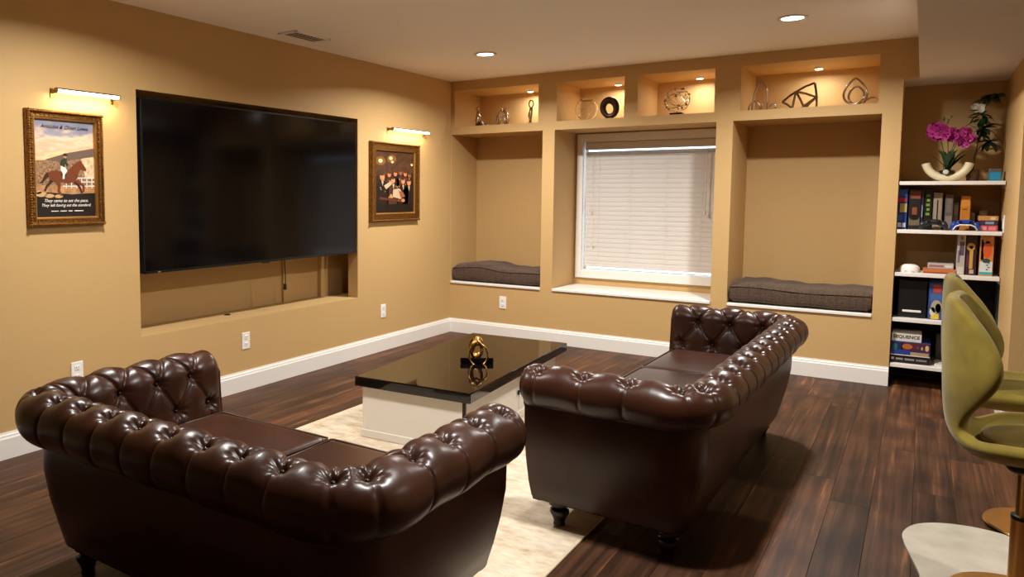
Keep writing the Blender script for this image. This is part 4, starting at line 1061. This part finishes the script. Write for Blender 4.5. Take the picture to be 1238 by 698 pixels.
# ------------------------------------------------------------------ plants on the top shelf
z = SHZ[4]
t = thing('orchid_pot', 'magenta orchid in a cream crescent shaped pot', 'plant', (3.906, .16, z), 0)
b = MB(); P = []
for k in range(29):
    a = PI*1.06+(PI*.88)*k/28; P.append((.125*math.cos(a), 0, .150+.125*math.sin(a)-.0))
b.tube(P, .026, 14, flat=1.15); b.build('crescent_pot', mat('cream ceramic', '#e3d6ae', rough=.35), t, True, 1.0)
MB().lathe([(.038, .052), (.045, .056), (.046, .072), (.038, .078)], (0, 0, 0), 20).build('soil_cup', M_BLACK, t, True, .8)
MB().lathe([(.012, .0), (.017, .002), (.017, .004), (.0001, .006)], (-.008, -.049, .064), 14, 'y').build('pale_pebbles', mat('pebble', '#cfcabd', rough=.6), t, True)
M_LEAF = mat('deep green leaf', '#24401f', rough=.4, var=.3, vscale=20); M_STEM = mat('green stem', '#4c5a2a', rough=.5)
M_PETAL = mat('magenta petal', '#b02a80', rough=.5, sheen=.2, var=.22, vscale=30); M_LIP = mat('orchid lip', '#7a1050', rough=.5)
def leaf_mesh(ln, w, bend, m, name='leaf'):
    b = MB(); P = []
    for i in range(9):
        u = i/8; wd = w*math.sin(PI*min(1, u*.94+.06))**.8
        zc = bend[0]*u+bend[1]*u*u; y = ln*u
        P.append([(-wd, y, zc+.15*wd), (0, y, zc-.1*wd), (wd, y, zc+.15*wd)])
    b.grid(P); return b.mesh(name, m, True)
LM = leaf_mesh(.125, .013, (.17, -.06), M_LEAF)
rl = random.Random(11)
for k in range(16):
    a = 2*PI*k/16+rl.uniform(-.2, .2); link('leaf', LM, t, (.01*math.cos(a), .01*math.sin(a), .076), (rl.uniform(.0, .5), rl.uniform(-.2, .2), a))
def bloom_mesh():
    b = MB()
    for k in range(5):
        a = 2*PI*k/5+PI/2; w = .019 if k in (1, 4) else .013; L_ = .030
        d = Vector((math.cos(a), 0, math.sin(a))); s = Vector((-math.sin(a), 0, math.cos(a)))
        c = b.bm.verts.new((0, 0, 0)); e = []
        for q, r in ((-.9, .35), (-1, .65), (-.5, .93), (0, 1), (.5, .93), (1, .65), (.9, .35)):
            p = d*L_*r+s*w*q; e.append(b.bm.verts.new((p.x, -.008*r*(1-abs(q)*.5), p.z)))
        for i in range(len(e)-1): b.bm.faces.new((c, e[i], e[i+1]))
    return b.mesh('blossom', M_PETAL, True)
BM_ = bloom_mesh(); LPM = MB().ball((0, -.010, -.004), .0075, 1, (1, 1.3, 1)).mesh('lip', M_LIP, True)
for (sx, hx) in ((-.02, -.10), (.0, -.03), (.02, .06), (.01, .13)):
    top_ = (.40 if sx < .015 else .34)
    pts = [(sx, 0, .07), (sx*1.2, 0, .2), (sx*1.2+hx*.3, -.01, top_-.08), (sx+hx*.7, -.015, top_-.01), (sx+hx*1.1, -.025, top_-.05)]
    MB().tube(pts, .0025, 6).build('stem', M_STEM, t, True)
for k in range(84):
    # two overlapping clusters of blossoms
    if k < 44: c, r = Vector((-.050, -.03, .345)), (.075, .045, .062)
    else: c, r = Vector((.070, -.03, .290)), (.070, .045, .062)
    while True:
        q = Vector((rl.uniform(-1, 1), rl.uniform(-1, 1), rl.uniform(-1, 1)))
        if q.length < 1: break
    p = c+Vector((q.x*r[0], q.y*r[1]-.01, q.z*r[2]))
    f = link('blossom', BM_, t, p, (rl.uniform(-.5, .3), rl.uniform(0, 6), rl.uniform(-.9, .9))); f.scale = (rl.uniform(.62, .85),)*3
    link('lip', LPM, f)
for k in range(7):
    p = (-.03+rl.uniform(-.03, .04), -.01, .405+rl.uniform(0, .05))
    MB().tube([(-.02, -.01, .37), p], .0013, 5).ball(p, .006, 1, (1, 1, 1.4)).build('bud', M_STEM, t, True)

t = thing('leafy_stem_plant', 'tall leafy green stems with white blooms behind the orchid', 'plant', (4.055, .33, z), 0)
MB().lathe([(.030, 0), (.036, .01), (.040, .06), (.034, .085), (.031, .085), (.0001, .08)], (0, 0, 0), 20).build('small_pot', mat('brown glaze', '#6a4a30', rough=.4), t, True, .8)
sp_ = [(0, 0, .08), (.01, -.02, .2), (.02, -.05, .30), (.025, -.08, .40), (.04, -.10, .50), (.075, -.10, .575)]
MB().tube(sp_, .004, 7).build('stem', M_STEM, t, True)
MB().tube([(0, 0, .08), (.0, -.02, .18), (.03, -.05, .24), (.07, -.07, .27)], .003, 6).build('stem', M_STEM, t, True)
L2 = leaf_mesh(.115, .021, (.03, -.06), M_LEAF)
for (cx, cy, cz, n) in ((.085, -.10, .585, 16), (.06, -.10, .555, 8), (.025, -.09, .46, 10), (.03, -.08, .42, 13), (.04, -.07, .36, 12), (.075, -.08, .27, 16), (.03, -.06, .31, 9)):
    for k in range(n):
        a = 2*PI*k/n+rl.uniform(-.3, .3)
        a2 = max(-2.9, min(2.9, a-PI))+PI
        sc_ = rl.uniform(.6, .95)
        if cx+math.cos(a+PI/2)*.1*sc_ > .155: sc_ = .5
        o = link('leaf', L2, t, (cx, cy, cz), (rl.uniform(-.7, .5), rl.uniform(-.4, .4), a)); o.scale = (sc_,)*3
WB = mat('white petal', '#e8e2d6', rough=.5)
def wb_mesh():
    me = BM_.copy(); me.materials.clear(); me.materials.append(WB); return me
WBM = wb_mesh()
for (p, n, s_) in (((.0, -.12, .50), 6, 1.0), ((-.008, -.12, .315), 3, .6)):
    for k in range(n):
        o = link('white_bloom', WBM, t, (p[0]+rl.uniform(-.025, .025)*s_, p[1], p[2]+rl.uniform(-.012, .012)), (rl.uniform(-.5, .5), rl.uniform(0, 6), rl.uniform(-.7, .7))); o.scale = (s_*.85,)*3
    MB().tube([(.025, -.08, p[2]-.05), (p[0], p[1]+.01, p[2])], .002, 5).build('flower_stalk', M_STEM, t, True)
t = carton(4.135, 4.200, .12, .09, z, .082, '#2f7390', 'small teal blue box on the top shelf', [(.08, .92, .1, .7, '#2a86a8'), (.05, .95, .76, .95, '#6a4a3a')], name='small_box')
